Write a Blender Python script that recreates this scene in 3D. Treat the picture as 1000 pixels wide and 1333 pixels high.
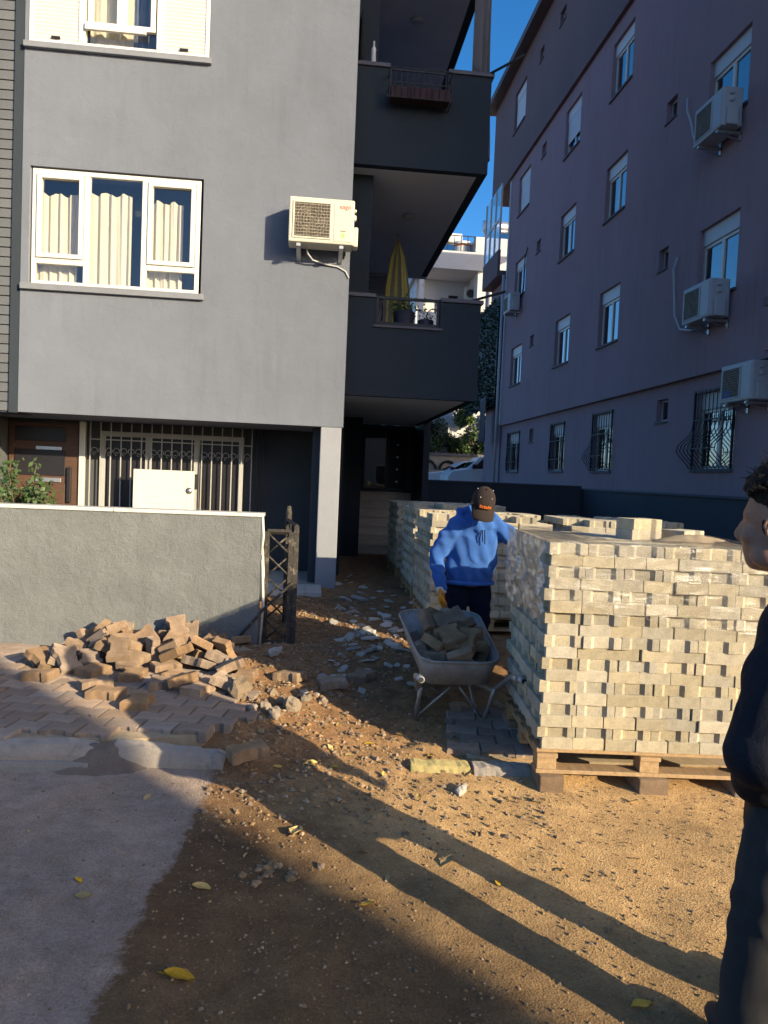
import bpy, math, random
import numpy as np
from mathutils import Vector, Matrix, Euler, noise as mn

# ------------------------------------------------------------------ camera, sky, sun, exposure
sc = bpy.context.scene
for o in list(bpy.data.objects): bpy.data.objects.remove(o)
COL = sc.collection
YAW, PITCH, ROLL, FPX = .0993948, -.0470307, .0426465, 968.7
CAMPOS = Vector((0, 0, 1.6))
_f = Vector((math.sin(YAW)*math.cos(PITCH), math.cos(YAW)*math.cos(PITCH), math.sin(PITCH)))
_r0 = Vector((math.cos(YAW), -math.sin(YAW), 0)); _u0 = _r0.cross(_f)
_r = _r0*math.cos(ROLL)+_u0*math.sin(ROLL); _u = _u0*math.cos(ROLL)-_r0*math.sin(ROLL)
cd = bpy.data.cameras.new('camera'); cam = bpy.data.objects.new('camera', cd); COL.objects.link(cam)
cd.sensor_fit = 'VERTICAL'; cd.sensor_height = 36; cd.sensor_width = 27; cd.lens = 36*FPX/1333
cd.clip_start = .05; cd.clip_end = 2000
cam.matrix_world = Matrix(((_r.x, _u.x, -_f.x, CAMPOS.x), (_r.y, _u.y, -_f.y, CAMPOS.y), (_r.z, _u.z, -_f.z, CAMPOS.z), (0, 0, 0, 1)))
sc.camera = cam
SUN_EL, SUN_AZ = math.radians(17.0), math.radians(40.0)      # light travels along (-sin az, cos az)
sdir = Vector((-math.sin(SUN_AZ)*math.cos(SUN_EL), math.cos(SUN_AZ)*math.cos(SUN_EL), -math.sin(SUN_EL)))
wd = bpy.data.worlds.new('World'); sc.world = wd; wd.use_nodes = True
wn = wd.node_tree; bg = wn.nodes['Background']
sky = wn.nodes.new('ShaderNodeTexSky'); sky.sky_type = 'NISHITA'; sky.sun_disc = False
sky.sun_elevation = SUN_EL; sky.sun_rotation = math.pi-SUN_AZ
sky.air_density = .65; sky.dust_density = 1.3; sky.ozone_density = 1.7
hsv = wn.nodes.new('ShaderNodeHueSaturation'); hsv.inputs['Saturation'].default_value = 1.35
wn.links.new(sky.outputs[0], hsv.inputs['Color']); wn.links.new(hsv.outputs[0], bg.inputs[0]); bg.inputs[1].default_value = .15
sl = bpy.data.lights.new('sun', 'SUN'); sl.energy = 4.6; sl.angle = math.radians(.4); sl.color = (1, .84, .57)
so = bpy.data.objects.new('sun', sl); COL.objects.link(so)
so.rotation_euler = sdir.to_track_quat('-Z', 'Y').to_euler()
sc.view_settings.view_transform = 'Standard'; sc.view_settings.look = 'None'
sc.view_settings.gamma = 1; sc.view_settings.exposure = .88

def at(x, y, ax, v):
    d = _f+_r*((x-500)/FPX)+_u*((666.5-y)/FPX)
    return CAMPOS+d*((v-CAMPOS[ax])/d[ax])

# ------------------------------------------------------------------ materials
MATS = {}
def nd(nt, t, **k):
    n = nt.nodes.new(t)
    for a, b in k.items(): setattr(n, a, b)
    return n
def mixrgb(nt, fac, a, b, bt='MIX'):
    n = nd(nt, 'ShaderNodeMix', data_type='RGBA', blend_type=bt)
    for i, v in ((0, fac), (6, a), (7, b)):
        if hasattr(v, 'links') or hasattr(v, 'is_linked'): nt.links.new(v, n.inputs[i])
        elif i == 0: n.inputs[0].default_value = v
        else: n.inputs[i].default_value = (*v[:3], 1)
    return n.outputs[2]
def noise(nt, vec, scale, detail=6, rough=.6, dist=0):
    n = nd(nt, 'ShaderNodeTexNoise'); n.inputs['Scale'].default_value = scale; n.inputs['Detail'].default_value = detail
    n.inputs['Roughness'].default_value = rough; n.inputs['Distortion'].default_value = dist
    nt.links.new(vec, n.inputs['Vector']); return n.outputs[0]
def ramp(nt, src, a, b):
    n = nd(nt, 'ShaderNodeMapRange'); n.inputs[1].default_value = a; n.inputs[2].default_value = b
    nt.links.new(src, n.inputs[0]); return n.outputs[0]
def math_(nt, op, a, b=None):
    n = nd(nt, 'ShaderNodeMath', operation=op)
    for i, v in enumerate((a, b)):
        if v is None: continue
        if hasattr(v, 'is_linked'): nt.links.new(v, n.inputs[i])
        else: n.inputs[i].default_value = v
    return n.outputs[0]
def bump(nt, src, strength, dist=.01, prev=None):
    n = nd(nt, 'ShaderNodeBump'); n.inputs['Strength'].default_value = strength; n.inputs['Distance'].default_value = dist
    nt.links.new(src, n.inputs['Height'])
    if prev is not None: nt.links.new(prev, n.inputs['Normal'])
    return n.outputs[0]
def stretch(nt, vec, s):
    m = nd(nt, 'ShaderNodeMapping'); m.inputs['Scale'].default_value = s; nt.links.new(vec, m.inputs[0]); return m.outputs[0]
def base_mat(name):
    m = bpy.data.materials.new(name); m.use_nodes = True; nt = m.node_tree; b = nt.nodes['Principled BSDF']; MATS[name] = m
    tc = nd(nt, 'ShaderNodeTexCoord'); return m, nt, b, tc.outputs['Object']
def mat(name, col, rough=.85, var=.12, scale=5, b1=.2, s1=80, b2=0, s2=6, rnd=0, island=False, metal=0, spec=.3, col2=None, stain=0, stcol=(.1, .08, .06), stscale=2.5, sx=(1, 1, 1), dist=.01, fmix=.35, streak=0):
    m, nt, b, vec = base_mat(name)
    v = stretch(nt, vec, sx) if sx != (1, 1, 1) else vec
    n = ramp(nt, noise(nt, v, scale, 8, .65), .3, .7)
    c = mixrgb(nt, n, tuple(x*(1-var) for x in col), tuple(min(1, x*(1+var)) for x in (col2 or col)))
    fine = noise(nt, v, s1, 4, .7)
    c = mixrgb(nt, fmix, c, mixrgb(nt, ramp(nt, fine, .3, .7), (.6, .6, .6), (1.3, 1.3, 1.3)), 'MULTIPLY')
    if stain:
        sm = ramp(nt, noise(nt, v, stscale, 10, .7, .6), .52, .72)
        c = mixrgb(nt, math_(nt, 'MULTIPLY', sm, stain), c, stcol)
    if streak:
        sv = ramp(nt, noise(nt, stretch(nt, vec, (5, 5, .35)), 1.6, 6, .6, .3), .45, .75)
        gr = ramp(nt, noise(nt, vec, .9, 3), .4, .65)
        c = mixrgb(nt, math_(nt, 'MULTIPLY', math_(nt, 'MULTIPLY', sv, gr), streak), c, tuple(x*.55 for x in col))
    if rnd:
        oi = nd(nt, 'ShaderNodeObjectInfo'); r = oi.outputs['Random']
        if island:
            ge = nd(nt, 'ShaderNodeNewGeometry'); r = math_(nt, 'FRACT', math_(nt, 'ADD', r, ge.outputs['Random Per Island']))
        hs = nd(nt, 'ShaderNodeHueSaturation'); nt.links.new(c, hs.inputs['Color'])
        mr = nd(nt, 'ShaderNodeMapRange'); mr.inputs[3].default_value = 1-rnd; mr.inputs[4].default_value = 1+rnd
        nt.links.new(r, mr.inputs[0]); nt.links.new(mr.outputs[0], hs.inputs['Value'])
        mr2 = nd(nt, 'ShaderNodeMapRange'); mr2.inputs[3].default_value = .75; mr2.inputs[4].default_value = 1.2
        nt.links.new(math_(nt, 'FRACT', math_(nt, 'MULTIPLY', r, 7.3)), mr2.inputs[0]); nt.links.new(mr2.outputs[0], hs.inputs['Saturation'])
        c = hs.outputs[0]
    nt.links.new(c, b.inputs['Base Color'])
    b.inputs['Roughness'].default_value = rough
    if rough >= .9: b.inputs['Diffuse Roughness'].default_value = .8
    b.inputs['Metallic'].default_value = metal; b.inputs['Specular IOR Level'].default_value = spec
    nb = None
    if b2: nb = bump(nt, noise(nt, v, s2, 5, .6, .4), b2, dist*3)
    if b1: nb = bump(nt, fine, b1, dist, nb)
    if nb is not None: nt.links.new(nb, b.inputs['Normal'])
    return m
def glass(name, tint=(.92, .92, .90), refl=1.0, see=1.0):
    m, nt, b, vec = base_mat(name); nt.nodes.remove(b); out = nt.nodes['Material Output']
    tr = nd(nt, 'ShaderNodeBsdfTransparent'); tr.inputs[0].default_value = (*tint, 1)
    gl = nd(nt, 'ShaderNodeBsdfGlossy'); gl.inputs['Roughness'].default_value = .02
    lw = nd(nt, 'ShaderNodeLayerWeight'); lw.inputs[0].default_value = .5      # both faces of a pane reflect: half each
    fr = math_(nt, 'ADD', math_(nt, 'MULTIPLY', math_(nt, 'POWER', lw.outputs['Facing'], 3.0), .75), .07)
    bp = bump(nt, noise(nt, vec, 2.5, 2), .03, .02); nt.links.new(bp, gl.inputs['Normal'])
    mx = nd(nt, 'ShaderNodeMixShader'); f = math_(nt, 'MULTIPLY', fr, refl)
    nt.links.new(f, mx.inputs[0]); nt.links.new(tr.outputs[0], mx.inputs[1]); nt.links.new(gl.outputs[0], mx.inputs[2])
    nt.links.new(mx.outputs[0], out.inputs[0]); return m

mat('facade', (.185, .203, .247), .9, .08, 1.2, .4, 160, .5, 4, stain=.18, stcol=(.17, .185, .225), stscale=1.1, streak=.3)
mat('dark_render', (.036, .047, .060), .9, .07, 1.5, .3, 160, .15, 7)
mat('soffit', (.78, .78, .80), .9, .05, 1.5, .2, 160)
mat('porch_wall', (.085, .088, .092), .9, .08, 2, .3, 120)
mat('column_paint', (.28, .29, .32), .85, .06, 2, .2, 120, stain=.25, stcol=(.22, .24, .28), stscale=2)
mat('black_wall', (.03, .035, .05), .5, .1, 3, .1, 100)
mat('slat', (.115, .12, .13), .75, .08, 4, .15, 60, rnd=.08)
mat('purple_render', (.36, .262, .30), .9, .06, .8, .3, 140, .12, 5, stain=.25, stcol=(.29, .21, .245), stscale=.5, sx=(1, 1, .4), streak=.5)
mat('brown_render', (.20, .145, .155), .9, .06, .8, .3, 140, stain=.2, stcol=(.125, .09, .10), stscale=.6, sx=(1, 1, .4))
mat('plinth', (.07, .07, .08), .85, .08, 1, .3, 120, stain=.2, stcol=(.06, .07, .09))
mat('white_pvc', (.66, .63, .57), .4, .04, 5, .05, 100, stain=.25, stcol=(.55, .48, .38), stscale=5, spec=.5)
mat('shutter', (.58, .57, .57), .5, .04, 5, .05, 100, stain=.2, stcol=(.55, .5, .45), stscale=4)
mat('sill', (.20, .21, .235), .8, .1, 6, .2, 120)
mat('dark_sill', (.12, .11, .13), .8, .1, 6, .2, 120)
mat('marble', (.62, .60, .56), .5, .1, 6, .1, 90, stain=.5, stcol=(.35, .32, .28), stscale=6)
mat('curtain', (.82, .78, .68), .9, .04, 3, .05, 200)
mat('blue_curtain', (.16, .2, .3), .9, .1, 3, .05, 200)
mat('interior', (.05, .055, .06), .9, .1, 1, 0)
mat('door_wood', (.10, .055, .037), .45, .25, 8, .15, 60, sx=(1, 1, 9))
mat('door_dark', (.022, .02, .024), .35, .1, 5, .05, 80)
mat('metal_white', (.42, .41, .39), .5, .05, 6, .05, 80)
mat('iron', (.025, .027, .03), .55, .2, 20, .2, 90, stain=.35, stcol=(.12, .07, .045), stscale=14)
mat('iron_rust', (.045, .04, .035), .7, .3, 20, .35, 90, stain=.7, stcol=(.32, .27, .21), stscale=16)
mat('ac_case', (.56, .53, .43), .5, .04, 6, .08, 120, stain=.25, stcol=(.5, .44, .33), stscale=5, spec=.4)
mat('ac_grey', (.46, .45, .46), .5, .05, 6, .08, 120, spec=.4)
mat('ac_dark', (.06, .05, .04), .6, .3, 20, .2, 90)
mat('ac_grille', (.30, .26, .20), .6, .3, 30, .1, 120)
mat('ac_blade', (.13, .11, .08), .6, .1, 10, 0)
mat('galv', (.42, .43, .43), .45, .15, 15, .1, 100, metal=.6)
mat('red_ink', (.55, .05, .04), .6, .05, 5, 0)
mat('blue_ink', (.05, .1, .35), .6, .05, 5, 0)
mat('green_ink', (.35, .5, .2), .6, .05, 5, 0)
mat('low_wall', (.20, .208, .21), .95, .14, 2.5, .8, 130, .45, 17, stain=.25, stcol=(.155, .15, .135), stscale=2, dist=.015, streak=.4)
mat('paver_new', (.475, .415, .305), .95, .16, 25, .9, 240, rnd=.18, island=True, dist=.004, fmix=.75)
mat('paver_old', (.27, .185, .12), .95, .3, 9, .7, 160, .3, 30, rnd=.25, stain=.5, stcol=(.38, .28, .19), stscale=8, dist=.005, fmix=.8)
mat('paver_walk', (.27, .205, .16), .92, .2, 6, .4, 200, .3, 25, rnd=.22, stain=.35, stcol=(.29, .23, .17), stscale=5, dist=.004, fmix=.8)
mat('kerb', (.36, .315, .27), .9, .12, 8, .5, 120, .4, 14, stain=.75, stcol=(.12, .115, .11), stscale=7, dist=.008)
mat('kerb_yellow', (.45, .37, .16), .9, .2, 8, .5, 120, .4, 14, stain=.8, stcol=(.33, .24, .15), stscale=9, dist=.008)
mat('wood', (.36, .24, .13), .8, .25, 7, .3, 70, sx=(6, 1, 6), stain=.35, stcol=(.2, .14, .09), stscale=5)
mat('white_board', (.66, .62, .56), .55, .05, 4, .05, 60, sx=(1, 1, 8), stain=.15, stcol=(.6, .54, .45))
mat('plaster', (.43, .395, .35), .95, .15, 12, .4, 120, rnd=.25, stain=.4, stcol=(.3, .26, .22), stscale=9)
mat('stone', (.33, .26, .19), .95, .2, 9, .6, 80, .5, 12, rnd=.25)
mat('gravel', (.30, .205, .12), .95, .3, 30, .3, 200, rnd=.35, island=True)
mat('sand', (.42, .33, .22), 1, .15, 20, .8, 200)
mat('leaf_yellow', (.52, .35, .09), .7, .3, 12, .2, 60, rnd=.35, spec=.4)
mat('leaf_green', (.055, .10, .028), .6, .4, 3, .1, 60, rnd=.2, island=True, spec=.4)
mat('leaf_dark', (.03, .055, .028), .7, .4, 2, .1, 60, rnd=.35, island=True)
mat('bark', (.12, .09, .07), .95, .2, 8, .6, 30)
mat('travertine', (.52, .44, .35), .7, .15, 5, .2, 60, sx=(1, 1, 6), stain=.4, stcol=(.22, .18, .14))
mat('tile', (.48, .48, .47), .5, .1, 5, .1, 60, stain=.4, stcol=(.3, .28, .26))
mat('cement', (.26, .25, .235), .95, .15, 4, .4, 90, .3, 9)
mat('skin', (.33, .17, .11), .55, .12, 14, .15, 140, spec=.35)
mat('hair', (.012, .009, .008), .6, .3, 40, .9, 90, dist=.02)
mat('hoodie', (.05, .14, .42), .95, .12, 6, .35, 420, spec=.15, dist=.003, stain=.3, stcol=(.10, .17, .38), stscale=5)
mat('trousers_navy', (.012, .016, .030), .95, .15, 6, .3, 300, spec=.1)
mat('jacket', (.012, .014, .022), .8, .15, 6, .3, 260, .3, 12, spec=.2)
mat('jeans', (.045, .043, .043), .95, .25, 5, .4, 500, stain=.4, stcol=(.075, .072, .07), stscale=3, spec=.1, dist=.003)
mat('shoe', (.03, .03, .032), .7, .2, 6, .2, 90)
mat('cap', (.040, .030, .028), .9, .2, 8, .4, 300, spec=.15)
mat('orange', (.62, .16, .03), .8, .1, 10, .2, 120)
mat('glove', (.72, .24, .012), .75, .15, 10, .3, 160)
mat('cuff', (.62, .60, .56), .9, .1, 10, .3, 200)
mat('tray_metal', (.34, .32, .29), .65, .25, 10, .35, 70, .2, 9, metal=.25, stain=.7, stcol=(.30, .26, .20), stscale=6)
mat('tyre', (.02, .02, .02), .85, .2, 10, .3, 90)
mat('white_wall', (.66, .66, .67), .9, .05, 1, .1, 30)
mat('stone_wall', (.36, .32, .27), .95, .2, 3, .4, 20, .4, 4)
mat('car_paint', (.70, .72, .74), .25, .02, 2, 0, spec=.6)
mat('black_plastic', (.015, .015, .017), .6, .1, 5, 0)
mat('steel', (.5, .5, .5), .35, .1, 5, 0, metal=.8)
mat('parasol', (.55, .44, .12), .9, .1, 6, .1, 90)
mat('parasol_dark', (.20, .18, .12), .9, .1, 6, .1, 90)
mat('pot', (.035, .035, .05), .6, .2, 6, .1, 60)
mat('planter_box', (.05, .024, .024), .8, .2, 6, .1, 60)
mat('cloth_grey', (.17, .16, .17), .95, .15, 4, .2, 120, sx=(5, 5, .5))
mat('cloth_teal', (.03, .10, .09), .95, .2, 4, .2, 120)
mat('lamp_white', (.55, .55, .55), .5, .03, 5, 0)
mat('roof_tile', (.30, .12, .07), .9, .2, 5, .3, 40)
mat('back_house', (.45, .42, .38), .9, .06, 1, .2, 60)
mat('asphalt_patch', (.19, .155, .13), .95, .2, 8, .8, 150, .5, 20)
glass('glass'); glass('glass_dark', (.35, .38, .4), 1.5)
def film():
    m, nt, b, vec = base_mat('film'); nt.nodes.remove(b); out = nt.nodes['Material Output']
    st = stretch(nt, vec, (3, 3, 14))
    n1 = noise(nt, st, 2.2, 7, .65, 1.2)
    gl = nd(nt, 'ShaderNodeBsdfGlossy'); gl.inputs['Roughness'].default_value = .17; gl.inputs['Color'].default_value = (.85, .85, .85, 1)
    nt.links.new(bump(nt, n1, .45, .04, bump(nt, noise(nt, vec, 26, 4, .6, 1), .3, .01)), gl.inputs['Normal'])
    tr = nd(nt, 'ShaderNodeBsdfTransparent'); tr.inputs[0].default_value = (.93, .93, .93, 1)
    lw = nd(nt, 'ShaderNodeFresnel'); lw.inputs[0].default_value = 1.5
    f = math_(nt, 'ADD', math_(nt, 'MULTIPLY', lw.outputs[0], .55), math_(nt, 'MULTIPLY', math_(nt, 'POWER', ramp(nt, n1, .46, .72), 1.6), .26))
    mx = nd(nt, 'ShaderNodeMixShader'); nt.links.new(f, mx.inputs[0]); nt.links.new(tr.outputs[0], mx.inputs[1]); nt.links.new(gl.outputs[0], mx.inputs[2])
    nt.links.new(mx.outputs[0], out.inputs[0])
film()
def ground_mat():
    m, nt, b, vec = base_mat('ground_mat')
    sp = nd(nt, 'ShaderNodeSeparateXYZ'); nt.links.new(vec, sp.inputs[0]); X, Y = sp.outputs[0], sp.outputs[1]
    w = math_(nt, 'MULTIPLY', math_(nt, 'SUBTRACT', noise(nt, vec, 3.5, 8, .7), .5), .55)
    # bare asphalt patch (left), dust-covered road (right), loose reddish earth (middle, where the paving was lifted)
    ln = math_(nt, 'ADD', math_(nt, 'SUBTRACT', X, math_(nt, 'MULTIPLY', Y, .09)), math_(nt, 'ADD', .78, math_(nt, 'ADD', math_(nt, 'MULTIPLY', w, .45), math_(nt, 'MULTIPLY', math_(nt, 'SUBTRACT', noise(nt, vec, 24, 6, .75), .5), .16))))
    asph = ramp(nt, ln, .02, -.02)
    asph = math_(nt, 'MULTIPLY', asph, ramp(nt, math_(nt, 'ADD', Y, math_(nt, 'MULTIPLY', w, .4)), 4.05, 3.95))
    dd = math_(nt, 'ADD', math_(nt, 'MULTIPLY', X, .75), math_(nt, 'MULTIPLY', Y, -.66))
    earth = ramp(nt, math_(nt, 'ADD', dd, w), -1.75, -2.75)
    n1 = noise(nt, vec, 9, 10, .72); n2 = noise(nt, vec, 90, 6, .75); n3 = noise(nt, vec, 1.7, 5, .6)
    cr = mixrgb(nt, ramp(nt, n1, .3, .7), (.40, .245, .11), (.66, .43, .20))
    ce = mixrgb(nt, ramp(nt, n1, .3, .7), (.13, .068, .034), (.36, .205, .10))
    ca = mixrgb(nt, ramp(nt, n1, .35, .7), (.27, .21, .165), (.41, .32, .26))
    wet = ramp(nt, math_(nt, 'ADD', dd, math_(nt, 'MULTIPLY', w, .8)), -1.1, -1.5)
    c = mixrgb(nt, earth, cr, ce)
    damp_shade = math_(nt, 'MULTIPLY', ramp(nt, math_(nt, 'ADD', Y, w), 3.9, 3.2), ramp(nt, math_(nt, 'ADD', math_(nt, 'ADD', X, math_(nt, 'MULTIPLY', Y, .8)), math_(nt, 'MULTIPLY', w, 1.6)), 3.3, 2.3))  # damp earth plus painted shade, faded out along the house's shadow edge
    c = mixrgb(nt, math_(nt, 'MULTIPLY', damp_shade, .75), c, mixrgb(nt, n1, (.035, .018, .011), (.095, .053, .032)))
    c = mixrgb(nt, asph, c, ca)
    c = mixrgb(nt, .75, c, mixrgb(nt, ramp(nt, n2, .3, .7), (.55, .55, .55), (1.35, 1.35, 1.35)), 'MULTIPLY')
    c = mixrgb(nt, .5, c, mixrgb(nt, ramp(nt, n3, .3, .7), (.62, .62, .62), (1.25, 1.25, 1.25)), 'MULTIPLY')
    nt.links.new(c, b.inputs['Base Color']); b.inputs['Roughness'].default_value = .95; b.inputs['Diffuse Roughness'].default_value = 1; b.inputs['Specular IOR Level'].default_value = .2
    vo = nd(nt, 'ShaderNodeTexVoronoi'); vo.inputs['Scale'].default_value = 120; nt.links.new(vec, vo.inputs['Vector'])
    nb = bump(nt, vo.outputs['Distance'], .55, .006, bump(nt, n1, .5, .03)); nb = bump(nt, n2, .5, .01, nb)
    nt.links.new(nb, b.inputs['Normal'])
ground_mat()

# ------------------------------------------------------------------ mesh helpers
class MB:
    def __init__(s, off=(0, 0, 0)): s.v = []; s.f = []; s.off = Vector(off)
    def add(s, vs, fs):
        n = len(s.v); s.v += [tuple(Vector(v)-s.off) for v in vs]; s.f += [tuple(i+n for i in f) for f in fs]; return s
    def box(s, x0, x1, y0, y1, z0, z1, M=None):
        vs = [Vector((x, y, z)) for z in (z0, z1) for x, y in ((x0, y0), (x1, y0), (x1, y1), (x0, y1))]
        if M: vs = [M @ v for v in vs]
        return s.add(vs, [(3, 2, 1, 0), (4, 5, 6, 7), (0, 1, 5, 4), (1, 2, 6, 5), (2, 3, 7, 6), (3, 0, 4, 7)])
    def tube(s, pts, r, n=8, cap=True, side=None):
        pts = [Vector(p) for p in pts]; k = len(pts); rings = []
        rs = r if isinstance(r, (list, tuple)) else [r]*k
        prev = None
        for i, p in enumerate(pts):
            t = (pts[min(i+1, k-1)]-pts[max(i-1, 0)]).normalized()
            if prev is None:
                a = Vector(side) if side else (Vector((0, 0, 1)) if abs(t.z) < .9 else Vector((1, 0, 0)))
            else: a = prev
            a = (a-t*a.dot(t)).normalized(); prev = a; b = t.cross(a)
            ra, rb = rs[i] if isinstance(rs[i], (tuple, list)) else (rs[i], rs[i])
            rings += [p+a*(ra*math.cos(2*math.pi*j/n))+b*(rb*math.sin(2*math.pi*j/n)) for j in range(n)]
        fs = [(i*n+j, i*n+(j+1) % n, (i+1)*n+(j+1) % n, (i+1)*n+j) for i in range(k-1) for j in range(n)]
        if cap: fs += [tuple(range(n-1, -1, -1)), tuple(range((k-1)*n, k*n))]
        return s.add(rings, fs)
    def ell(s, c, r, M=None, n=12, m=8):
        vs = []; c = Vector(c)
        for i in range(1, m):
            ph = math.pi*i/m
            for j in range(n):
                th = 2*math.pi*j/n; vs.append(Vector((r[0]*math.sin(ph)*math.cos(th), r[1]*math.sin(ph)*math.sin(th), r[2]*math.cos(ph))))
        vs += [Vector((0, 0, r[2])), Vector((0, 0, -r[2]))]; T, B = len(vs)-2, len(vs)-1
        fs = [(i*n+j, (i+1)*n+j, (i+1)*n+(j+1) % n, i*n+(j+1) % n) for i in range(m-2) for j in range(n)]
        fs += [(T, j, (j+1) % n) for j in range(n)]+[(B, (m-2)*n+(j+1) % n, (m-2)*n+j) for j in range(n)]
        if M: vs = [M @ v for v in vs]
        return s.add([v+c for v in vs], fs)
    def prism(s, out, z0, z1, M=None, inset=0, ch=0):
        n = len(out); c = sum((Vector(p) for p in out), Vector((0, 0)))/n
        vs = [Vector((p[0], p[1], z0)) for p in out]+[Vector((p[0], p[1], z1-ch)) for p in out]
        fs = [tuple(range(n-1, -1, -1))]+[(i, (i+1) % n, n+(i+1) % n, n+i) for i in range(n)]
        if ch:
            for p in out:
                q = c+(Vector(p)-c)*(1-inset); vs.append(Vector((q.x, q.y, z1)))
            fs += [(n+i, n+(i+1) % n, 2*n+(i+1) % n, 2*n+i) for i in range(n)]+[tuple(range(2*n, 3*n))]
        else: fs.append(tuple(range(n, 2*n)))
        if M: vs = [M @ v for v in vs]
        return s.add(vs, fs)
    def grid(s, fn, nu, nv):
        vs = [fn(i/nu, j/nv) for j in range(nv+1) for i in range(nu+1)]
        return s.add(vs, [(j*(nu+1)+i, j*(nu+1)+i+1, (j+1)*(nu+1)+i+1, (j+1)*(nu+1)+i) for j in range(nv) for i in range(nu)])
    def mesh(s, name, mt, smooth=False):
        me = bpy.data.meshes.new(name); me.from_pydata(s.v, [], s.f); me.update()
        if mt: me.materials.append(MATS[mt])
        if smooth: me.polygons.foreach_set('use_smooth', [True]*len(me.polygons))
        return me
    def build(s, name, mt, parent=None, smooth=False, bevel=0):
        return link(name, s.mesh(name, mt, smooth), parent, bevel=bevel)
def link(name, me, parent=None, loc=(0, 0, 0), rot=(0, 0, 0), bevel=0):
    o = bpy.data.objects.new(name, me); COL.objects.link(o); o.location = loc; o.rotation_euler = rot
    if parent: o.parent = parent
    if bevel:
        b = o.modifiers.new('bevel', 'BEVEL'); b.width = bevel; b.segments = 2; b.limit_method = 'ANGLE'
    return o
def tag(o, label, cat, group=None):
    o['label'] = label; o['category'] = cat
    if group: o['group'] = group
    return o
def thing(name, label, cat, loc=(0, 0, 0), rotz=0, group=None):
    o = bpy.data.objects.new(name, None); COL.objects.link(o); o.location = loc; o.rotation_euler = (0, 0, rotz); o.empty_display_size = .1
    return tag(o, label, cat, group)
def struct(o): o['kind'] = 'structure'; return o
def stuff(o): o['kind'] = 'stuff'; return o
def copy_tree(o, parent=None):
    c = o.copy(); COL.objects.link(c)
    if parent is not None: c.parent = parent
    for ch in list(o.children): copy_tree(ch, c)
    return c
def clean_mesh(mb, voxel, smooth=6, mt=None, disp=None, name='body'):
    """fuse overlapping closed lofts into one continuous skin, relax it, then add folds"""
    t = bpy.data.objects.new('tmp', mb.mesh('tmp', None)); COL.objects.link(t)
    r = t.modifiers.new('r', 'REMESH'); r.mode = 'VOXEL'; r.voxel_size = voxel
    s = t.modifiers.new('s', 'SMOOTH'); s.factor = .5; s.iterations = smooth
    me = bpy.data.meshes.new_from_object(t.evaluated_get(bpy.context.evaluated_depsgraph_get())); me.name = name
    bpy.data.objects.remove(t)
    n = len(me.vertices); co = np.empty(n*3); me.vertices.foreach_get('co', co); co = co.reshape(-1, 3)
    if disp:
        no = np.empty(n*3); me.vertices.foreach_get('normal', no); no = no.reshape(-1, 3)
        co = co+no*disp(co)[:, None]; me.vertices.foreach_set('co', co.ravel())
    me.polygons.foreach_set('use_smooth', [True]*len(me.polygons))
    if mt: me.materials.clear(); me.materials.append(MATS[mt])
    me.update(); return me
def fbm(x, y, s=1.0, o=4):
    return sum(mn.noise(Vector((x*s*2**k, y*s*2**k, 3.7*k)))*.5**k for k in range(o))
def sstep(a, b, x): t = min(1, max(0, (x-a)/(b-a))); return t*t*(3-2*t)
def frame_rect(mb, x0, x1, z0, z1, w, y0, y1):
    mb.box(x0, x0+w, y0, y1, z0, z1); mb.box(x1-w, x1, y0, y1, z0, z1)
    mb.box(x0+w, x1-w, y0, y1, z0, z0+w); mb.box(x0+w, x1-w, y0, y1, z1-w, z1)
def holes_wall(mb, u0, u1, v0, v1, holes, depth, T=None):
    """front skin in the local plane y=0 with openings that have real reveals (into +y)"""
    us = sorted({u0, u1, *[h[0] for h in holes], *[h[1] for h in holes]}); vs = sorted({v0, v1, *[h[2] for h in holes], *[h[3] for h in holes]})
    P = lambda u, y, v: (T @ Vector((u, y, v))) if T else Vector((u, y, v))
    for a, b in zip(us, us[1:]):
        for c, d in zip(vs, vs[1:]):
            m, k = (a+b)/2, (c+d)/2
            if any(h[0] < m < h[1] and h[2] < k < h[3] for h in holes): continue
            mb.add([P(a, 0, c), P(b, 0, c), P(b, 0, d), P(a, 0, d)], [(0, 1, 2, 3)])
    for a, b, c, d in holes:
        q = [(a, c), (b, c), (b, d), (a, d)]
        for (x, y), (x2, y2) in zip(q, q[1:]+q[:1]):
            mb.add([P(x, 0, y), P(x, depth, y), P(x2, depth, y2), P(x2, 0, y2)], [(0, 1, 2, 3)])
# ------------------------------------------------------------------ ground
random.seed(11)
def gz(x, y):
    z = .13*sstep(4.3, 7.5, y)+.42*sstep(15.5, 18.5, y)*sstep(1.5, 2.6, x)+.35*sstep(19, 26, y)
    if 3.7 < y < 6.6: z += .10*sstep(.55, -.25, x)*sstep(3.9, 4.5, y)*sstep(6.6, 6.0, y)
    if .3 < y < 12 and -4 < x < 7:
        e = sstep(3.6, 4.4, y)*sstep(-.9, -.3, x)
        z += .014*fbm(x, y, 1.3)+(.005+.020*e)*fbm(x+9, y, 6, 4)+.006*fbm(x, y+5, 3, 2)
    if x < -.55 and 4.03 < y < 6.6: z = min(z, .085)
    return z
def lin(a, b, st): return list(np.arange(a, b, st))
xs = [-160, -90, -50, -25, -12, -7]+lin(-4.2, -1.2, .12)+lin(-1.2, 2.6, .045)+lin(2.6, 7, .2)+[7.5, 9, 13, 20, 40, 80, 160]
ys = [-120, -60, -30, -15, -6, -2, 0, .6]+lin(1, 7.2, .045)+lin(7.2, 12, .1)+lin(12, 20, .4)+[21, 24, 28, 34, 45, 70, 120, 260]
mb = MB(); nx = len(xs)
mb.v = [(x, y, gz(x, y)) for y in ys for x in xs]
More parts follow.
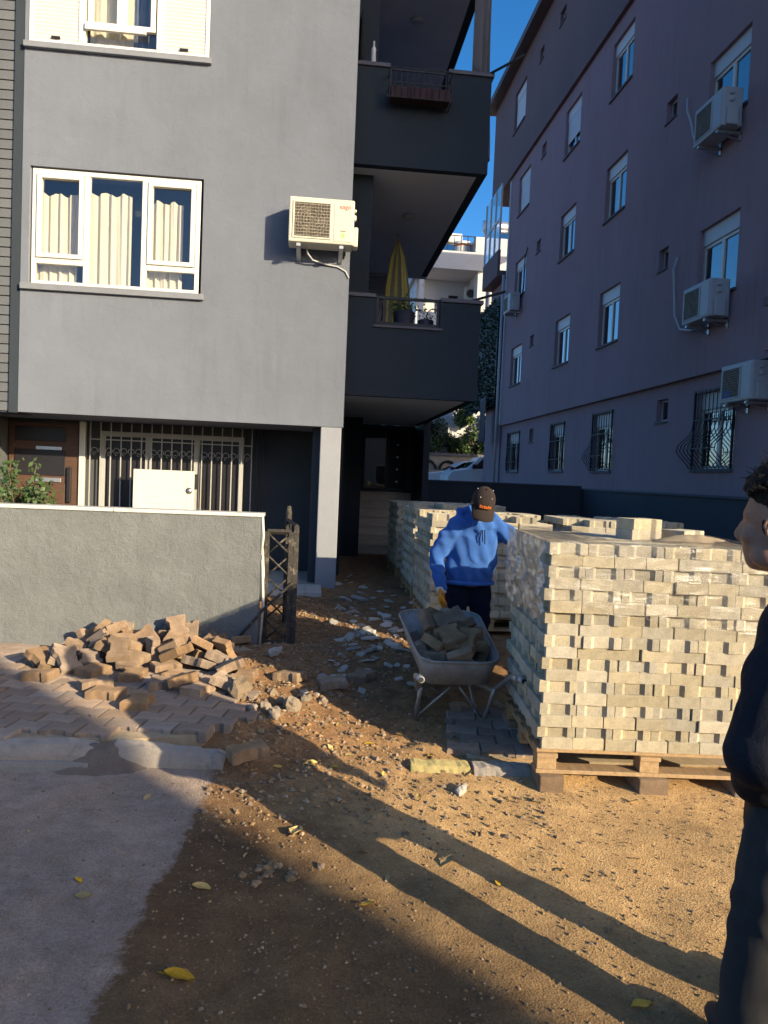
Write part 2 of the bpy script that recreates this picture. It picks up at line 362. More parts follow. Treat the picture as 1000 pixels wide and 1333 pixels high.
mb.f = [(j*nx+i, j*nx+i+1, (j+1)*nx+i+1, (j+1)*nx+i) for j in range(len(ys)-1) for i in range(nx-1)]
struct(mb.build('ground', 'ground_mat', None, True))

# ------------------------------------------------------------------ paver stone (double-T concrete block)
PO = [(-.1, -.0815), (-.06, -.0815), (-.04, -.0605), (.04, -.0605), (.06, -.0815), (.1, -.0815)]
PO = PO+[(-x, -y) for x, y in PO]
def paver_mesh(mt, s=.985, ch=.005, inset=.045, wob=0):
    b = MB(); b.prism([(x*s+random.uniform(-wob, wob), y*s+random.uniform(-wob, wob)) for x, y in PO], -.03, .03, None, inset, ch); return b.mesh('paver', mt)
PM_NEW = paver_mesh('paver_new', .992, .004, .03); PM_OLDS = [paver_mesh('paver_old', .985, .008, .07, .003) for _ in range(4)]
PM_WALK = [paver_mesh('paver_walk', .965, .006, .055, .002) for _ in range(3)]
# left pavement: bed + single pavers
pave = MB()
edge = [(-7, 4.1), (-1.0, 4.13), (-.55, 4.2), (-.44, 4.5), (-.48, 5.2), (-.6, 5.6), (-.6, 6.29), (-7, 6.29)]
pave.prism(edge, .0, .104)
pv = struct(pave.build('pavement', 'sand'))
ca, sa = math.cos(math.radians(-10)), math.sin(math.radians(-10))
def inside(x, y, poly):
    c = False; j = len(poly)-1
    for i in range(len(poly)):
        if (poly[i][1] > y) != (poly[j][1] > y) and x < (poly[j][0]-poly[i][0])*(y-poly[i][1])/(poly[j][1]-poly[i][1])+poly[i][0]: c = not c
        j = i
    return c
def lay(poly, parent, z, orx, ory, far=True):
    for r in range(-40, 41):
        for c in range(-40, 41):
            u = c*.2+(.1 if r % 2 else 0); v = r*.142
            x = orx+u*ca-v*sa; y = ory+u*sa+v*ca
            if not inside(x, y, poly): continue
            if not all(inside(x+dx, y+dy, poly) for dx, dy in ((.07, .04), (-.07, -.04))) and random.random() < .35: continue
            if x < -1.75-.55*(y-4.1): continue            # outside the picture
            link('paver', random.choice(PM_WALK), parent, (x, y, z-.03+random.uniform(-.004, .004)), (random.gauss(0, .012), random.gauss(0, .012), math.radians(-10)+random.gauss(0, .01)))
lay([(-7, 4.14), (-1.0, 4.14), (-.5, 4.2), (-.3, 4.5), (-.34, 5.1), (-.5, 5.5), (-.55, 6.25), (-7, 6.25)], pv, .128, -1.5, 5)
rp = MB(); rp.prism([(.95, 4.12), (2.9, 4.0), (2.9, 5.3), (1.05, 5.3)], -.02, .012)
rpo = struct(rp.build('pavement', 'sand')); random.seed(5)
lay([(.93, 4.16), (1.65, 4.1), (1.65, 4.95), (1.02, 4.95)], rpo, .036, 1.2, 4.5)
# kerbs
def kerb(x0, x1, y0, y1, z0, z1, mt, label, rot=0, tilt=0, group=None):
    b = MB(); L = x1-x0; n = 14; prof = [(0, 0), (0, .72), (.22, 1), (1, 1), (1, 0)]
    for i in range(n+1):
        x = -L/2+L*i/n
        for p, q in prof: b.v.append((x, p*(y1-y0)+random.gauss(0, .0025), q*(z1-z0)+(random.gauss(0, .003)-(.02*max(0, abs(i-n/2)-n/2+1)*random.random()) if q > .5 else 0)))
    k = len(prof)
    b.f = [(i*k+j, (i+1)*k+j, (i+1)*k+(j+1) % k, i*k+(j+1) % k) for i in range(n) for j in range(k)]+[tuple(range(k)), tuple(range(n*k+k-1, n*k-1, -1))]
    b.f = [f[::-1] for f in b.f]
    o = b.build('kerb_stone', mt, None, False, .006); o.location = ((x0+x1)/2, y0, z0); o.rotation_euler = (0, tilt, rot)
    return tag(o, label, 'kerb', group)
kerb(-3.2, -1.09, 3.965, 4.12, -.02, .118, 'kerb', 'chipped white painted kerb stone along the block-paved pavement')
kerb(-3.2, -1.10, 3.925, 3.966, -.03, .05, 'cement', 'grey concrete footing in front of the painted kerb stone')
kerb(-1.02, -.42, 3.975, 4.13, -.06, .085, 'kerb', 'sunken cracked kerb stone at the broken pavement corner', -.03, .10)
kerb(.60, .93, 3.93, 4.06, -.08, .03, 'kerb_yellow', 'worn yellow painted kerb stone set flush in the dirt', -.05)
kerb(.945, 1.28, 3.90, 4.03, -.08, .032, 'kerb', 'bare pale kerb stone set flush in front of the pallet corner', -.06)
ab = MB(); n = 28
def mound(u, v):
    a = u*6.2832; r = v*(1+.10*math.sin(a*2+1)+.06*math.sin(a*5)+.05*math.sin(a*11)); x = -1.05+.30*r*math.cos(a); y = 4.03+.17*r*math.sin(a)
    return Vector((x, y, gz(x, y)*(v > .9)-.012*v+.125*math.exp(-(v/.62)**2)*(1+.15*fbm(x*8, y*8, 1))))
ab.grid(mound, n, 10)
struct(ab.build('asphalt_ramp', 'asphalt_patch', None, True))

# ------------------------------------------------------------------ low boundary wall in front of the porch
t = thing('boundary_wall', 'low rough grey plastered wall with white marble coping beside the iron gate', 'wall', (-2.4, 6.37, .0)); o = t.location
b = MB(o)
def lw(u, v):
    x = -6+u*5.6; z = .0+v*1.225; return Vector((x, 6.29+.006*fbm(x, z, 3, 3), z))
b.grid(lw, 90, 20); b.add([(-.4, 6.29, 0), (-.4, 6.45, 0), (-.4, 6.45, 1.225), (-.4, 6.29, 1.225)], [(0, 1, 2, 3)])
b.add([(-6, 6.45, 0), (-.4, 6.45, 0), (-.4, 6.45, 1.225), (-6, 6.45, 1.225)], [(3, 2, 1, 0)]); b.add([(-6, 6.29, 1.225), (-.4, 6.29, 1.225), (-.4, 6.45, 1.225), (-6, 6.45, 1.225)], [(0, 1, 2, 3)])
b.build('wall', 'low_wall', t)
x = -6
for L in (1.1, 1.05, 1.15, 1.1, 1.225): MB(o).box(x, x+L-.004, 6.275, 6.465, 1.222, 1.252).build('coping_stone', 'marble', t, False, .004); x += L
e = MB(o)
for k, (dx, z0, z1) in enumerate(((.012, .9, 1.22), (.028, .1, .86), (.02, .5, .95))): e.tube([(-.398+dx*.5, 6.30+.03*k, z0), (-.392+dx, 6.305+.03*k, (z0+z1)/2), (-.396+dx*.4, 6.30+.03*k, z1)], .012, 6)
e.build('edge_pipe', 'marble', t, True)

# ------------------------------------------------------------------ left apartment building
F = 9.6
LB = thing('apartment_building', 'grey rendered apartment building with stacked dark side balconies above an entrance porch', 'building', (-2, F, 0)); O = LB.location
w = MB(O)
LW = (-3.53, -1.46, 3.76, 5.19); UW = (-3.58, -1.44, 6.64, 8.1)
T = Matrix.Translation((0, F, 0))
holes_wall(w, -3.62, .385, 2.21, 14, [LW, UW], .5, T)
w.add([(.385, F, 2.21), (.385, 16, 2.21), (.385, 16, 14), (.385, F, 14)], [(0, 1, 2, 3)])
w.add([(-3.62, F, 2.21), (-3.62, F+.5, 2.21), (-3.62, F+.5, 14), (-3.62, F, 14)], [(3, 2, 1, 0)])
w.add([(-3.62, F, 2.21), (.385, F, 2.21), (.385, F+.5, 2.21), (-3.62, F+.5, 2.21)], [(3, 2, 1, 0)])
w.box(-9, .383, F+.5, 16.4, 2.212, 14)
w.build('wall', 'facade', LB)
# cladding of horizontal boards, left
cl = MB(O); cl.box(-7, -3.735, F+.06, F+.5, 2.2, 14); cl.box(-3.735, -3.622, F+.01, F+.5, 2.2, 14)
clo = cl.build('cladding', 'dark_render', LB)
sm = MB(); sm.box(-1.5, 1.5, -.018, .0, .0, .105); sme = sm.mesh('slat', 'slat')
for i in range(60): link('slat', sme, clo, (-5.24+2-.002, .058, 2.22+i*.117), (0, 0, 0), .004)
# lower window
def win(name, x0, x1, z0, z1, y): return MB((O.x, O.y, O.z))
wf = MB(O); y0, y1 = F+.03, F+.09
frame_rect(wf, LW[0]+.02, LW[1]-.035, LW[2]+.015, LW[3]-.015, .055, y0, y1)
m1, m2 = -2.86, -2.17
wf.box(m1-.035, m1+.035, y0-.004, y1, LW[2]+.07, LW[3]-.07); wf.box(m2-.035, m2+.035, y0-.004, y1, LW[2]+.07, LW[3]-.07)
zt = LW[2]+.31
wf.box(LW[0]+.075, m1-.035, y0-.002, y1, zt-.035, zt+.035); wf.box(m2+.035, LW[1]-.09, y0-.002, y1, zt-.035, zt+.035)
wo = wf.build('window', 'white_pvc', LB, False, .006)
for a, c in ((LW[0]+.08, m1-.04), (m2+.04, LW[1]-.095)):
    s_ = MB(O); frame_rect(s_, a, c, zt+.037, LW[3]-.075, .055, y0-.025, y1-.01); s_.build('sash', 'white_pvc', wo, False, .006)
for a, c, d, e_ in ((LW[0]+.1, m1-.06, zt+.06, LW[3]-.1), (LW[0]+.08, m1-.04, LW[2]+.075, zt-.04), (m1+.037, m2-.037, LW[2]+.072, LW[3]-.072), (m2+.06, LW[1]-.11, zt+.06, LW[3]-.1), (m2+.04, LW[1]-.1, LW[2]+.075, zt-.04)):
    MB(O).box(a, c, F+.052, F+.058, d, e_).build('pane', 'glass', wo)
def curtain(x0, x1, z0, z1, y, mt, par, amp=.03, waves=5, seed=0):
    b = MB(O)
    b.grid(lambda u, v: Vector((x0+u*(x1-x0), y+amp*math.sin(u*waves*6.28+seed)+amp*.5*math.sin(u*waves*11+v*1.3+seed), z0+v*(z1-z0)+(.02*math.sin(u*15+seed) if v > .95 else 0))), 60, 10)
    return b.build('curtain', mt, par, True)
for i, (a, c, top) in enumerate(((LW[0]+.02, -3.02, 4.93), (m1-.04, -2.36, 4.98), (m2-.0, -1.73, 4.93))): curtain(a, c, LW[2]+.02, top, F+.2, 'curtain', wo, .022, 4.5, i*1.7)
MB(O).box(LW[0], LW[1], F+.44, F+.49, LW[2], LW[3]).build('dark_room', 'interior', wo)
MB(O).box(-3.61, -1.42, F-.055, F+.03, 3.70, 3.775).build('sill', 'sill', wo, False, .006)
# upper window with roller shutters
uf = MB(O); frame_rect(uf, UW[0]+.005, UW[1]-.005, UW[2]+.005, UW[3], .05, F+.0, F+.09)
uf.box(-3.0, -2.92, F-.002, F+.09, UW[2]+.055, UW[3]-.05); uf.box(-2.08, -2.0, F-.002, F+.09, UW[2]+.055, UW[3]-.05)
uo = uf.build('window', 'white_pvc', LB, False, .006)
for a, c in ((UW[0]+.055, -3.0), (-2.0, UW[1]-.055)):
    s_ = MB(O); z = UW[2]+.06
    while z < 8.02:
        s_.add([(a, F+.02, z), (c, F+.02, z), (c, F+.006, z+.026), (a, F+.006, z+.026), (c, F+.02, z+.045), (a, F+.02, z+.045)], [(0, 1, 2, 3), (3, 2, 4, 5)]); z += .046
    s_.box(a, c, F+.025, F+.04, UW[2]+.05, 8.05)
    so_ = s_.build('shutter', 'shutter', uo); MB(O).box((a+c)/2-.05, (a+c)/2+.05, F-.012, F+.006, UW[2]+.07, UW[2]+.095).build('handle', 'black_plastic', so_)
s_ = MB(O); frame_rect(s_, -2.9, -2.5, 6.9, 8.0, .06, F+.01, F+.07); frame_rect(s_, -2.5, -2.1, 6.9, 8.0, .06, F+.012, F+.072); s_.box(-2.92, -2.2, F-.04, F+.005, 6.84, 6.93)
s_.build('sash', 'white_pvc', uo, False, .006)
MB(O).box(-2.92, -2.08, F+.055, F+.06, UW[2]+.06, 8.03).build('pane', 'glass', uo)
curtain(-2.92, -2.4, 6.66, 8.03, F+.2, 'curtain', uo, .02, 3.5); curtain(-2.45, -2.02, 6.66, 8.03, F+.26, 'blue_curtain', uo, .02, 5)
MB(O).box(UW[0], UW[1], F+.44, F+.49, UW[2], UW[3]).build('dark_room', 'interior', uo)
MB(O).box(-3.62, -1.41, F-.06, F+.0, 6.565, 6.635).build('sill', 'sill', uo, False, .006)
# porch
p = MB(O); PB = 10.95
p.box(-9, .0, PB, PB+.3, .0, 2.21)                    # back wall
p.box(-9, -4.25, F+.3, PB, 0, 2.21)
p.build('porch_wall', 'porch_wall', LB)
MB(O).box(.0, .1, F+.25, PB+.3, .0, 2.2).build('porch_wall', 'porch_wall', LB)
cp = MB(O); cp.box(.1, .365, F+.01, F+.27, .05, 2.208); cp.build('column', 'column_paint', LB, False, .01)
fl = MB(O); fl.box(-9, .10, 8.9, PB, -.05, .165); fl.build('porch_floor', 'cement', LB)
for i in range(4): MB(O).box(-.62+i*.2, -.425+i*.2, 8.88, 9.55, .1, .182).build('floor_tile', 'tile', LB)
d = MB(O); d.box(-4.22, -3.28, PB-.05, PB-.002, .165, 2.15); do = d.build('door', 'door_wood', LB, False, .004)
for z in (.5, .95, 1.42, 1.9): MB(O).box(-4.14, -3.45, PB-.066, PB-.052, z, z+.36 if z < 1.8 else z+.2).build('panel', 'door_wood' if z < 1.4 else 'door_dark', do, False, .01)  # upper panels darker: porch shade put into their colour
MB(O).box(-3.85, -3.5, PB-.075, PB-.067, 1.33, 1.39).build('letter_plate', 'steel', do, False, .004)
MB(O).box(-3.85, -3.5, PB-.075, PB-.067, 1.78, 1.83).build('letter_plate', 'steel', do, False, .004)
hb = MB(O); hb.box(-3.42, -3.36, PB-.1, PB-.055, 1.05, 1.55); hb.build('handle', 'door_dark', do, False, .01)
MB(O).box(-3.26, -3.18, PB-.09, PB-.004, .165, 2.2).build('door_post', 'white_pvc', LB, False, .005)
# porch window and grille
gx0, gx1, gz0, gz1 = -2.98, -.98, .5, 2.08
pw = MB(O); frame_rect(pw, gx0, gx1, gz0, gz1, .07, PB-.06, PB-.003)
for x in (-2.32, -1.64): pw.box(x-.04, x+.04, PB-.058, PB-.003, gz0+.07, gz1-.07)
po = pw.build('window', 'metal_white', LB, False, .004)
for a, c in ((gx0+.07, -2.36), (-2.28, -1.68), (-1.6, gx1-.07)): MB(O).box(a, c, PB-.03, PB-.004, gz0+.07, gz1-.07).build('pane', 'door_dark', po)
g = MB(O); yb = PB-.12
for i in range(17):
    x = gx0-.12+i*(gx1-gx0+.24)/16; g.box(x-.007, x+.007, yb-.007, yb+.007, gz0-.06, 2.2)
for z in (gz0, 1.95): g.box(gx0-.13, gx1+.13, yb-.009, yb+.009, z, z+.016)
n = 22
for i in range(n):
    cx = gx0-.06+i*(gx1-gx0+.12)/(n-1); g.tube([(cx+.042*math.cos(a), yb-.012, 1.80+.042*math.sin(a)) for a in np.linspace(-.6, math.pi+.6, 9)], .004, 5)
    g.tube([(cx+.02*math.cos(a), yb-.012, 1.76+.02*math.sin(a)) for a in np.linspace(0, 5, 7)], .0035, 4)
g.build('window_grille', 'metal_white', LB)
g = MB(O)
for i in range(4): g.box(-.86+i*.05, -.846+i*.05, yb, yb+.014, .4, 2.2)
for k in range(5): g.tube([(-.78+.05*math.cos(a), yb-.01, 1.0+.13*k+.05*math.sin(a)) for a in np.linspace(0, 4.6, 9)], .005, 5)
g.build('scroll_grille', 'iron', LB)
# side wing: pier, balconies, soffits
MB(O).box(.387, .68, 10.2, 15.2, 2.7, 14).build('side_pier', 'dark_render', LB)
BY = 9.85; BX0, BX1 = .39, 2.16
def balcony(zb, zt, gx0, gx1, gzb, mt='dark_render'):
    b = MB(O); T = Matrix.Translation((0, BY, 0))
    for a, c, d, e_ in ((BX0, gx0, zb, zt), (gx1, BX1, zb, zt), (gx0, gx1, zb, gzb)): b.box(a, c, BY, BY+.12, d, e_)
    b.box(BX1-.12, BX1, BY+.12, 15.0, zb+.002, zt-.3)
    bo = b.build('balcony', mt, LB)
    MB(O).box(BX0+.002, BX1-.002, BY+.121, 15.2, zb+.004, zb+.18).build('balcony_slab', 'soffit', bo)
    c = MB(O)
    for a, d in ((BX0-.0, gx0), (gx1, BX1+.03)): c.box(a, d, BY-.03, BY+.15, zt+.001, zt+.05)
    c.box(gx0-.03, gx1+.03, BY-.03, BY+.15, gzb+.001, gzb+.03)
    c.build('coping', 'dark_sill', bo, False, .004); return bo
bl = balcony(2.66, 3.94, .76, 1.62, 3.56)
bu = balcony(5.64, 6.88, .82, 1.58, 6.5)
b3 = balcony(8.57, 9.85, .82, 1.58, 9.4)
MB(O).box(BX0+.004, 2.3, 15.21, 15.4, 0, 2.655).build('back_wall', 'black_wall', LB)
r = MB(O); frame_rect(r, .765, 1.615, 3.595, 3.975, .035, BY+.03, BY+.07); r.box(.80, 1.58, BY+.04, BY+.06, 3.63, 3.645); r.box(1.2, 1.212, BY+.04, BY+.06, 3.64, 3.94); r.box(.86, .9, BY+.04, BY+.06, 3.63, 3.94)
r.build('railing', 'iron', bl)
r = MB(O); frame_rect(r, .825, 1.575, 6.535, 6.9, .02, BY+.03, BY+.05)
for i in range(9): r.box(.9+i*.075, .906+i*.075, BY+.035, BY+.045, 6.55, 6.88)
r.build('railing', 'iron', bu)
for zz, bb in ((5.64, bl), (8.57, bu)):
    l = MB(O); l.tube([(1.35, 11.6, zz+.004), (1.35, 11.6, zz-.03), (1.35, 11.6, zz-.05)], [.1, .1, .07], 16); l.build('ceiling_lamp', 'lamp_white', bb, True)
bw = MB(O); bw.box(.68, 1.42, 15.0, 15.15, 2.9, 5.63); bwo = bw.build('rear_wall', 'soffit', LB)
lv = MB(O)
for i in range(26): lv.box(.72, 1.38, 14.965, 14.99, 4.2+i*.055, 4.24+i*.055)
lv.build('louvre_blind', 'ac_grey', bwo)
# entrance below the balcony
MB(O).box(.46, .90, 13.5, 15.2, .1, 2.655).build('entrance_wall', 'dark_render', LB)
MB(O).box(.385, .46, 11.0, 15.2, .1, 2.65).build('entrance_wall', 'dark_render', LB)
st = MB(O)
sto = None
for i in range(7):
    z = .14+.165*i; y = 13.9+.2*i
    s_ = MB(O); s_.box(.905, 2.05, y+.02, 15.2, z, z+.135); o_ = s_.build('stair', 'travertine', LB)
    MB(O).box(.905, 2.07, y, y+.24 if i < 6 else 15.2, z+.137, z+.165).build('tread', 'travertine', o_, False, .004)
dr = MB(O); frame_rect(dr, 1.0, 2.0, 1.30, 2.6, .07, 15.12, 15.205); dr.box(1.5, 1.56, 15.13, 15.205, 1.37, 2.53); dro = dr.build('entrance_door', 'door_dark', LB, False, .004)
MB(O).box(1.07, 1.5, 15.17, 15.18, 1.37, 2.53).build('pane', 'glass_dark', dro); MB(O).box(1.56, 1.93, 15.16, 15.2, 1.37, 2.53).build('door_leaf', 'black_plastic', dro)
for k in range(4): MB(O).box(1.72, 1.76, 15.14, 15.16, 1.5+.25*k, 1.53+.25*k).build('stud', 'steel', dro)
MB(O).box(2.08, 2.2, 13.9, 15.2, .1, 2.655).build('entrance_wall', 'black_wall', LB)
# ------------------------------------------------------------------ right apartment building (facade faces -X)
RX = 6.8; RB = thing('apartment_building', 'tall mauve rendered apartment block with brown top storey and rows of white windows', 'building', (RX, 14, 0)); O = RB.location
ROT = -math.pi/2
def rl(Y, z, out=0): return (0-out, Y-O.y, z-O.z)             # local location on the facade
COLS = [(11.75, 13.02), (16.5, 17.7), (19.78, 21.0), (24.42, 25.75)]; ROWS = [(4.95, 6.25), (7.93, 9.2), (10.8, 12.1)]
VENTS = [(14.22, 14.62, 5.95, 6.37), (14.22, 14.66, 8.88, 9.29), (22.85, 23.3, 8.82, 9.2), (22.78, 23.23, 11.74, 12.13), (23.1, 23.5, 5.95, 6.29), (14.22, 14.66, 11.8, 12.2)]
TOPV = [(23.23, 23.65, 14.86, 15.25), (21.21, 21.72, 14.85, 15.25), (18.2, 18.65, 14.85, 15.25), (27.0, 26.2, 13.9, 15.3)]
FAR, NEAR = 27.0, 2.3
def TR(X): return Matrix.Translation((X, 0, 0)) @ Matrix.Rotation(ROT, 4, 'Z')   # local x -> -Y, so u = -Y
hs = [(-b_, -a_, c, d) for a_, b_ in COLS for c, d in ROWS]+[(-b_, -a_, c, d) for a_, b_, c, d in VENTS]
w = MB(O); holes_wall(w, -FAR, -NEAR, 3.65, 12.5, hs, .3, TR(RX))
w.box(RX+.3, 16, NEAR, FAR, 3.651, 12.5); w.add([(RX, NEAR, 3.65), (RX+.3, NEAR, 3.65), (RX+.3, NEAR, 12.5), (RX, NEAR, 12.5)], [(0, 1, 2, 3)])
w.add([(RX, FAR, 3.65), (RX+.3, FAR, 3.65), (RX+.3, FAR, 12.5), (RX, FAR, 12.5)], [(3, 2, 1, 0)])
w.add([(RX, NEAR, 3.65), (RX+.4, NEAR, 3.65), (RX+.4, FAR, 3.65), (RX, FAR, 3.65)], [(3, 2, 1, 0)])
w.build('wall', 'purple_render', RB)
GROUNDW = [(24.5, 26.0, 1.98, 3.3), (20.05, 21.2, 1.98, 3.3), (16.75, 17.95, 1.97, 3.34), (11.72, 13.0, 1.98, 3.34)]; GV = [(23.0, 23.45, 2.91, 3.33), (14.1, 14.58, 2.94, 3.38)]
w = MB(O); holes_wall(w, -FAR, -NEAR, 0, 3.649, [(-b_, -a_, c, d) for a_, b_, c, d in GROUNDW+GV], .3, TR(RX+.12))
w.box(RX+.42, 16, NEAR, FAR, 0, 3.65); w.add([(RX+.12, NEAR, 0), (RX+.42, NEAR, 0), (RX+.42, NEAR, 3.65), (RX+.12, NEAR, 3.65)], [(0, 1, 2, 3)])
w.add([(RX+.12, FAR, 0), (RX+.42, FAR, 0), (RX+.42, FAR, 3.65), (RX+.12, FAR, 3.65)], [(3, 2, 1, 0)])
w.build('wall', 'purple_render', RB)
tv = [(21.21, 21.72, 14.85, 15.25), (23.23, 23.65, 14.86, 15.25), (18.2, 18.65, 14.85, 15.25), (25.1, 26.5, 13.92, 15.28)]
w = MB(O); holes_wall(w, -FAR-.15, -NEAR, 12.5, 16.1, [(-b_, -a_, c, d) for a_, b_, c, d in tv], .3, TR(RX-.1))
w.box(RX+.2, 16, NEAR, FAR+.1, 12.5, 16.1)
w.add([(RX-.1, FAR+.15, 12.5), (RX+.2, FAR+.15, 12.5), (RX+.2, FAR+.15, 16.1), (RX-.1, FAR+.15, 16.1)], [(3, 2, 1, 0)])
w.add([(RX-.1, NEAR, 12.5), (RX+.3, NEAR, 12.5), (RX+.3, FAR+.15, 12.5), (RX-.1, FAR+.15, 12.5)], [(3, 2, 1, 0)])
w.build('top_storey', 'brown_render', RB)
e = MB(O); e.box(RX-.45, 16.4, NEAR-.4, 29.8, 16.1, 16.32); e.build('eaves', 'dark_sill', RB)
# projecting bay at the street end
w = MB(O); w.box(RX-.28, RX+.2, NEAR+.06, 10.42, 3.68, 16.05); w.build('bay', 'purple_render', RB)
w = MB(O); w.box(RX-.6, RX-.29, 8.4, 9.9, 4.55, 4.95); w.box(RX-.62, RX-.28, 8.35, 9.95, 4.2, 4.32); w.build('bay_balcony', 'brown_render', RB)
# far-corner glazed balcony
w = MB(O); w.box(RX-.30, RX+.6, FAR+.17, 29.6, 9.15, 9.35); w.box(RX-.30, RX-.20, FAR+.17, 29.6, 9.35, 10.1); go = w.build('corner_balcony', 'brown_render', RB)
w = MB(O)
for k in range(4): w.box(RX-.29, RX-.22, FAR+.18+k*.78, FAR+.25+k*.78, 10.1, 12.48)
w.box(RX-.29, RX-.22, FAR+.2, 29.5, 11.2, 11.27); w.build('glazing_frame', 'white_pvc', go); MB(O).box(RX-.265, RX-.255, FAR+.2, 29.5, 10.1, 12.48).build('pane', 'glass', go)
MB(O).box(RX-.09, RX+3, FAR+.16, 29.5, 12.5, 16.1).build('far_wing', 'brown_render', RB)
MB(O).box(RX+.1, RX+3, FAR+.16, 29.6, .2, 9.14).build('far_wing', 'purple_render', RB)
# standard window
def make_window(parent, wid, hei, shut=.28, mt_sill='dark_sill'):
    f = MB(); frame_rect(f, 0, wid, 0, hei-shut, .055, .10, .16); f.box(wid/2-.04, wid/2+.04, .095, .16, .05, hei-shut-.05)
    wo = f.build('window', 'white_pvc', parent, False, .005)
    for a, c in ((.055, wid/2-.04), (wid/2+.04, wid-.055)): MB().box(a, c, .125, .131, .055, hei-shut-.055).build('pane', 'glass_dark', wo)
    s = MB(); s.box(0, wid, .07, .15, hei-shut+.002, hei); s.build('shutter_box', 'shutter', wo, False, .008)
    MB().box(-.03, wid+.03, -.045, .10, -.05, -.002).build('sill', mt_sill, wo, False, .004)
    c = MB(); c.grid(lambda u, v: Vector((.03+u*(wid*.5), .22+.02*math.sin(u*22), .02+v*(hei-.3))), 40, 2); c.build('curtain', 'curtain', wo, True)
    return wo
proto = make_window(RB, 1.24, 1.28)
first = True
for ci, (a_, b_) in enumerate(COLS):
    for ri, (c, d) in enumerate(ROWS):
        wo = proto if first else copy_tree(proto, RB); first = False
        wo.rotation_euler = (0, 0, ROT); wo.location = rl(b_, c, 0); wo.scale = ((b_-a_)/1.24, 1, (d-c)/1.28)
        if (ci, ri) in ((2, 2), (3, 2)):                      # lowered roller shutters
            s = MB(); n = 24 if ci == 3 else 15
            for k in range(n): s.box(.05, 1.19, .075, .09, 1.0-.042*(k+1), 1.0-.042*k-.004)
            s.build('lowered_shutter', 'shutter', wo)
for a_, b_, c, d in GROUNDW:
    wo = copy_tree(proto, RB); wo.rotation_euler = (0, 0, ROT); wo.location = rl(b_, c, -.12); wo.scale = ((b_-a_)/1.24, 1, (d-c)/1.28)
wo = copy_tree(proto, RB); wo.rotation_euler = (0, 0, ROT); wo.location = rl(26.5, 13.92, .1); wo.scale = (1.13, 1, 1.06)
s = MB(); s.box(.05, 1.19, .075, .09, .02, .98); s.build('lowered_shutter', 'shutter', wo)
v = MB(); frame_rect(v, 0, .44, 0, .4, .04, .1, .15); vo = v.build('vent_window', 'ac_grey', RB); MB().box(.04, .4, .12, .126, .04, .36).build('pane', 'glass_dark', vo); MB().box(-.02, .46, -.03, .1, -.035, -.002).build('sill', 'dark_sill', vo)
first = True
for lst, out in ((VENTS, 0), (GV, -.12), (tv[:3], .1)):
    for a_, b_, c, d in lst:
        q = vo if first else copy_tree(vo, RB); first = False
        q.rotation_euler = (0, 0, ROT); q.location = rl(b_, c, out); q.scale = ((b_-a_)/.44, 1, (d-c)/.4)
# wrought-iron window grilles: bars that belly outwards
def belly(parent, wid, hei, depth, n, mt='iron'):
    g = MB()
    for i in range(n):
        x = wid*i/(n-1)
        pts = []
        for k in range(15):
            v = k/14; dpt = .03+depth*math.exp(-((v-.24)/.16)**2)+ (.0 if v > .6 else 0)
            pts.append((x, -dpt, hei*v))
        g.tube(pts, .009, 5)
    for v in (.24, .62, .98, .02):
        dpt = .03+depth*math.exp(-((v-.24)/.16)**2); g.box(0, wid, -dpt-.008, -dpt+.008, hei*v-.009, hei*v+.009)
        if v in (.24, .62):
            for i in range(n-1):
                cx = wid*(i+.5)/(n-1)
                for sg in (-1, 1): g.tube([(cx+sg*.02+.018*math.cos(a), -dpt-.01, hei*v+.035*sg+.02*math.sin(a)) for a in np.linspace(0, 5, 6)], .006, 4)
    for x in (0, wid): g.box(x-.012, x+.012, -.04, .0, 0, hei)
    return g.build('window_grille', mt, parent)
for (a_, b_, c, d), dep, n in zip(GROUNDW, (.02, .02, .22, .30), (8, 8, 9, 11)):
    g = belly(RB, b_-a_, d-c+.05, dep, n); g.rotation_euler = (0, 0, ROT); g.location = rl(b_, c, -.11)
# cable and pipe runs on the facade
def cable(pts, r, mt='ac_grey', name='conduit'):
    b = MB(O); b.tube([(RX-.03-(.02 if i % 2 else 0), Y, z) for i, (Y, z) in enumerate(pts)], r, 6); b.build(name, mt, RB, True)
cable([(13.75, 8.95), (13.7, 8.7), (13.55, 8.4), (13.4, 8.1), (13.25, 7.85), (12.9, 7.75)], .022)
cable([(13.75, 6.0), (13.85, 5.8), (13.8, 5.3), (13.7, 4.9), (13.5, 4.6), (13.1, 4.5), (12.7, 4.45)], .024)
cable([(24.2, 9.3), (24.4, 9.0), (24.45, 8.2), (24.6, 7.8)], .018, 'iron')
b = MB(O); b.box(RX-.05, RX+.02, 26.7, 26.85, 3.7, 12.4); b.build('downpipe', 'ac_grey', RB)
b = MB(O); b.tube([(RX-.12, 26.9, .5), (RX-.12, 26.9, 9.1)], .05, 8); b.build('downpipe', 'ac_grey', RB, True)
# low boundary wall beside the right building and the cross wall behind the stacks
t = thing('boundary_wall', 'long dark boundary wall running along the foot of the mauve building', 'wall', (6.5, 14, 0)); b = MB(t.location)
b.box(6.42, 6.62, 3, 26.6, -.1, 1.49); b.build('wall', 'plinth', t); b = MB(t.location); b.box(6.39, 6.65, 3, 26.6, 1.491, 1.53); b.build('coping', 'dark_sill', t, False, .004)
t = thing('boundary_wall', 'dark grey cross wall in front of the parked car and van', 'wall', (4.3, 17.3, 0)); b = MB(t.location)
b.box(2.25, 6.41, 17.2, 17.4, -.1, 1.55); b.build('wall', 'plinth', t); b = MB(t.location); b.box(2.23, 6.415, 17.17, 17.43, 1.551, 1.585); b.build('coping', 'dark_sill', t, False, .004)

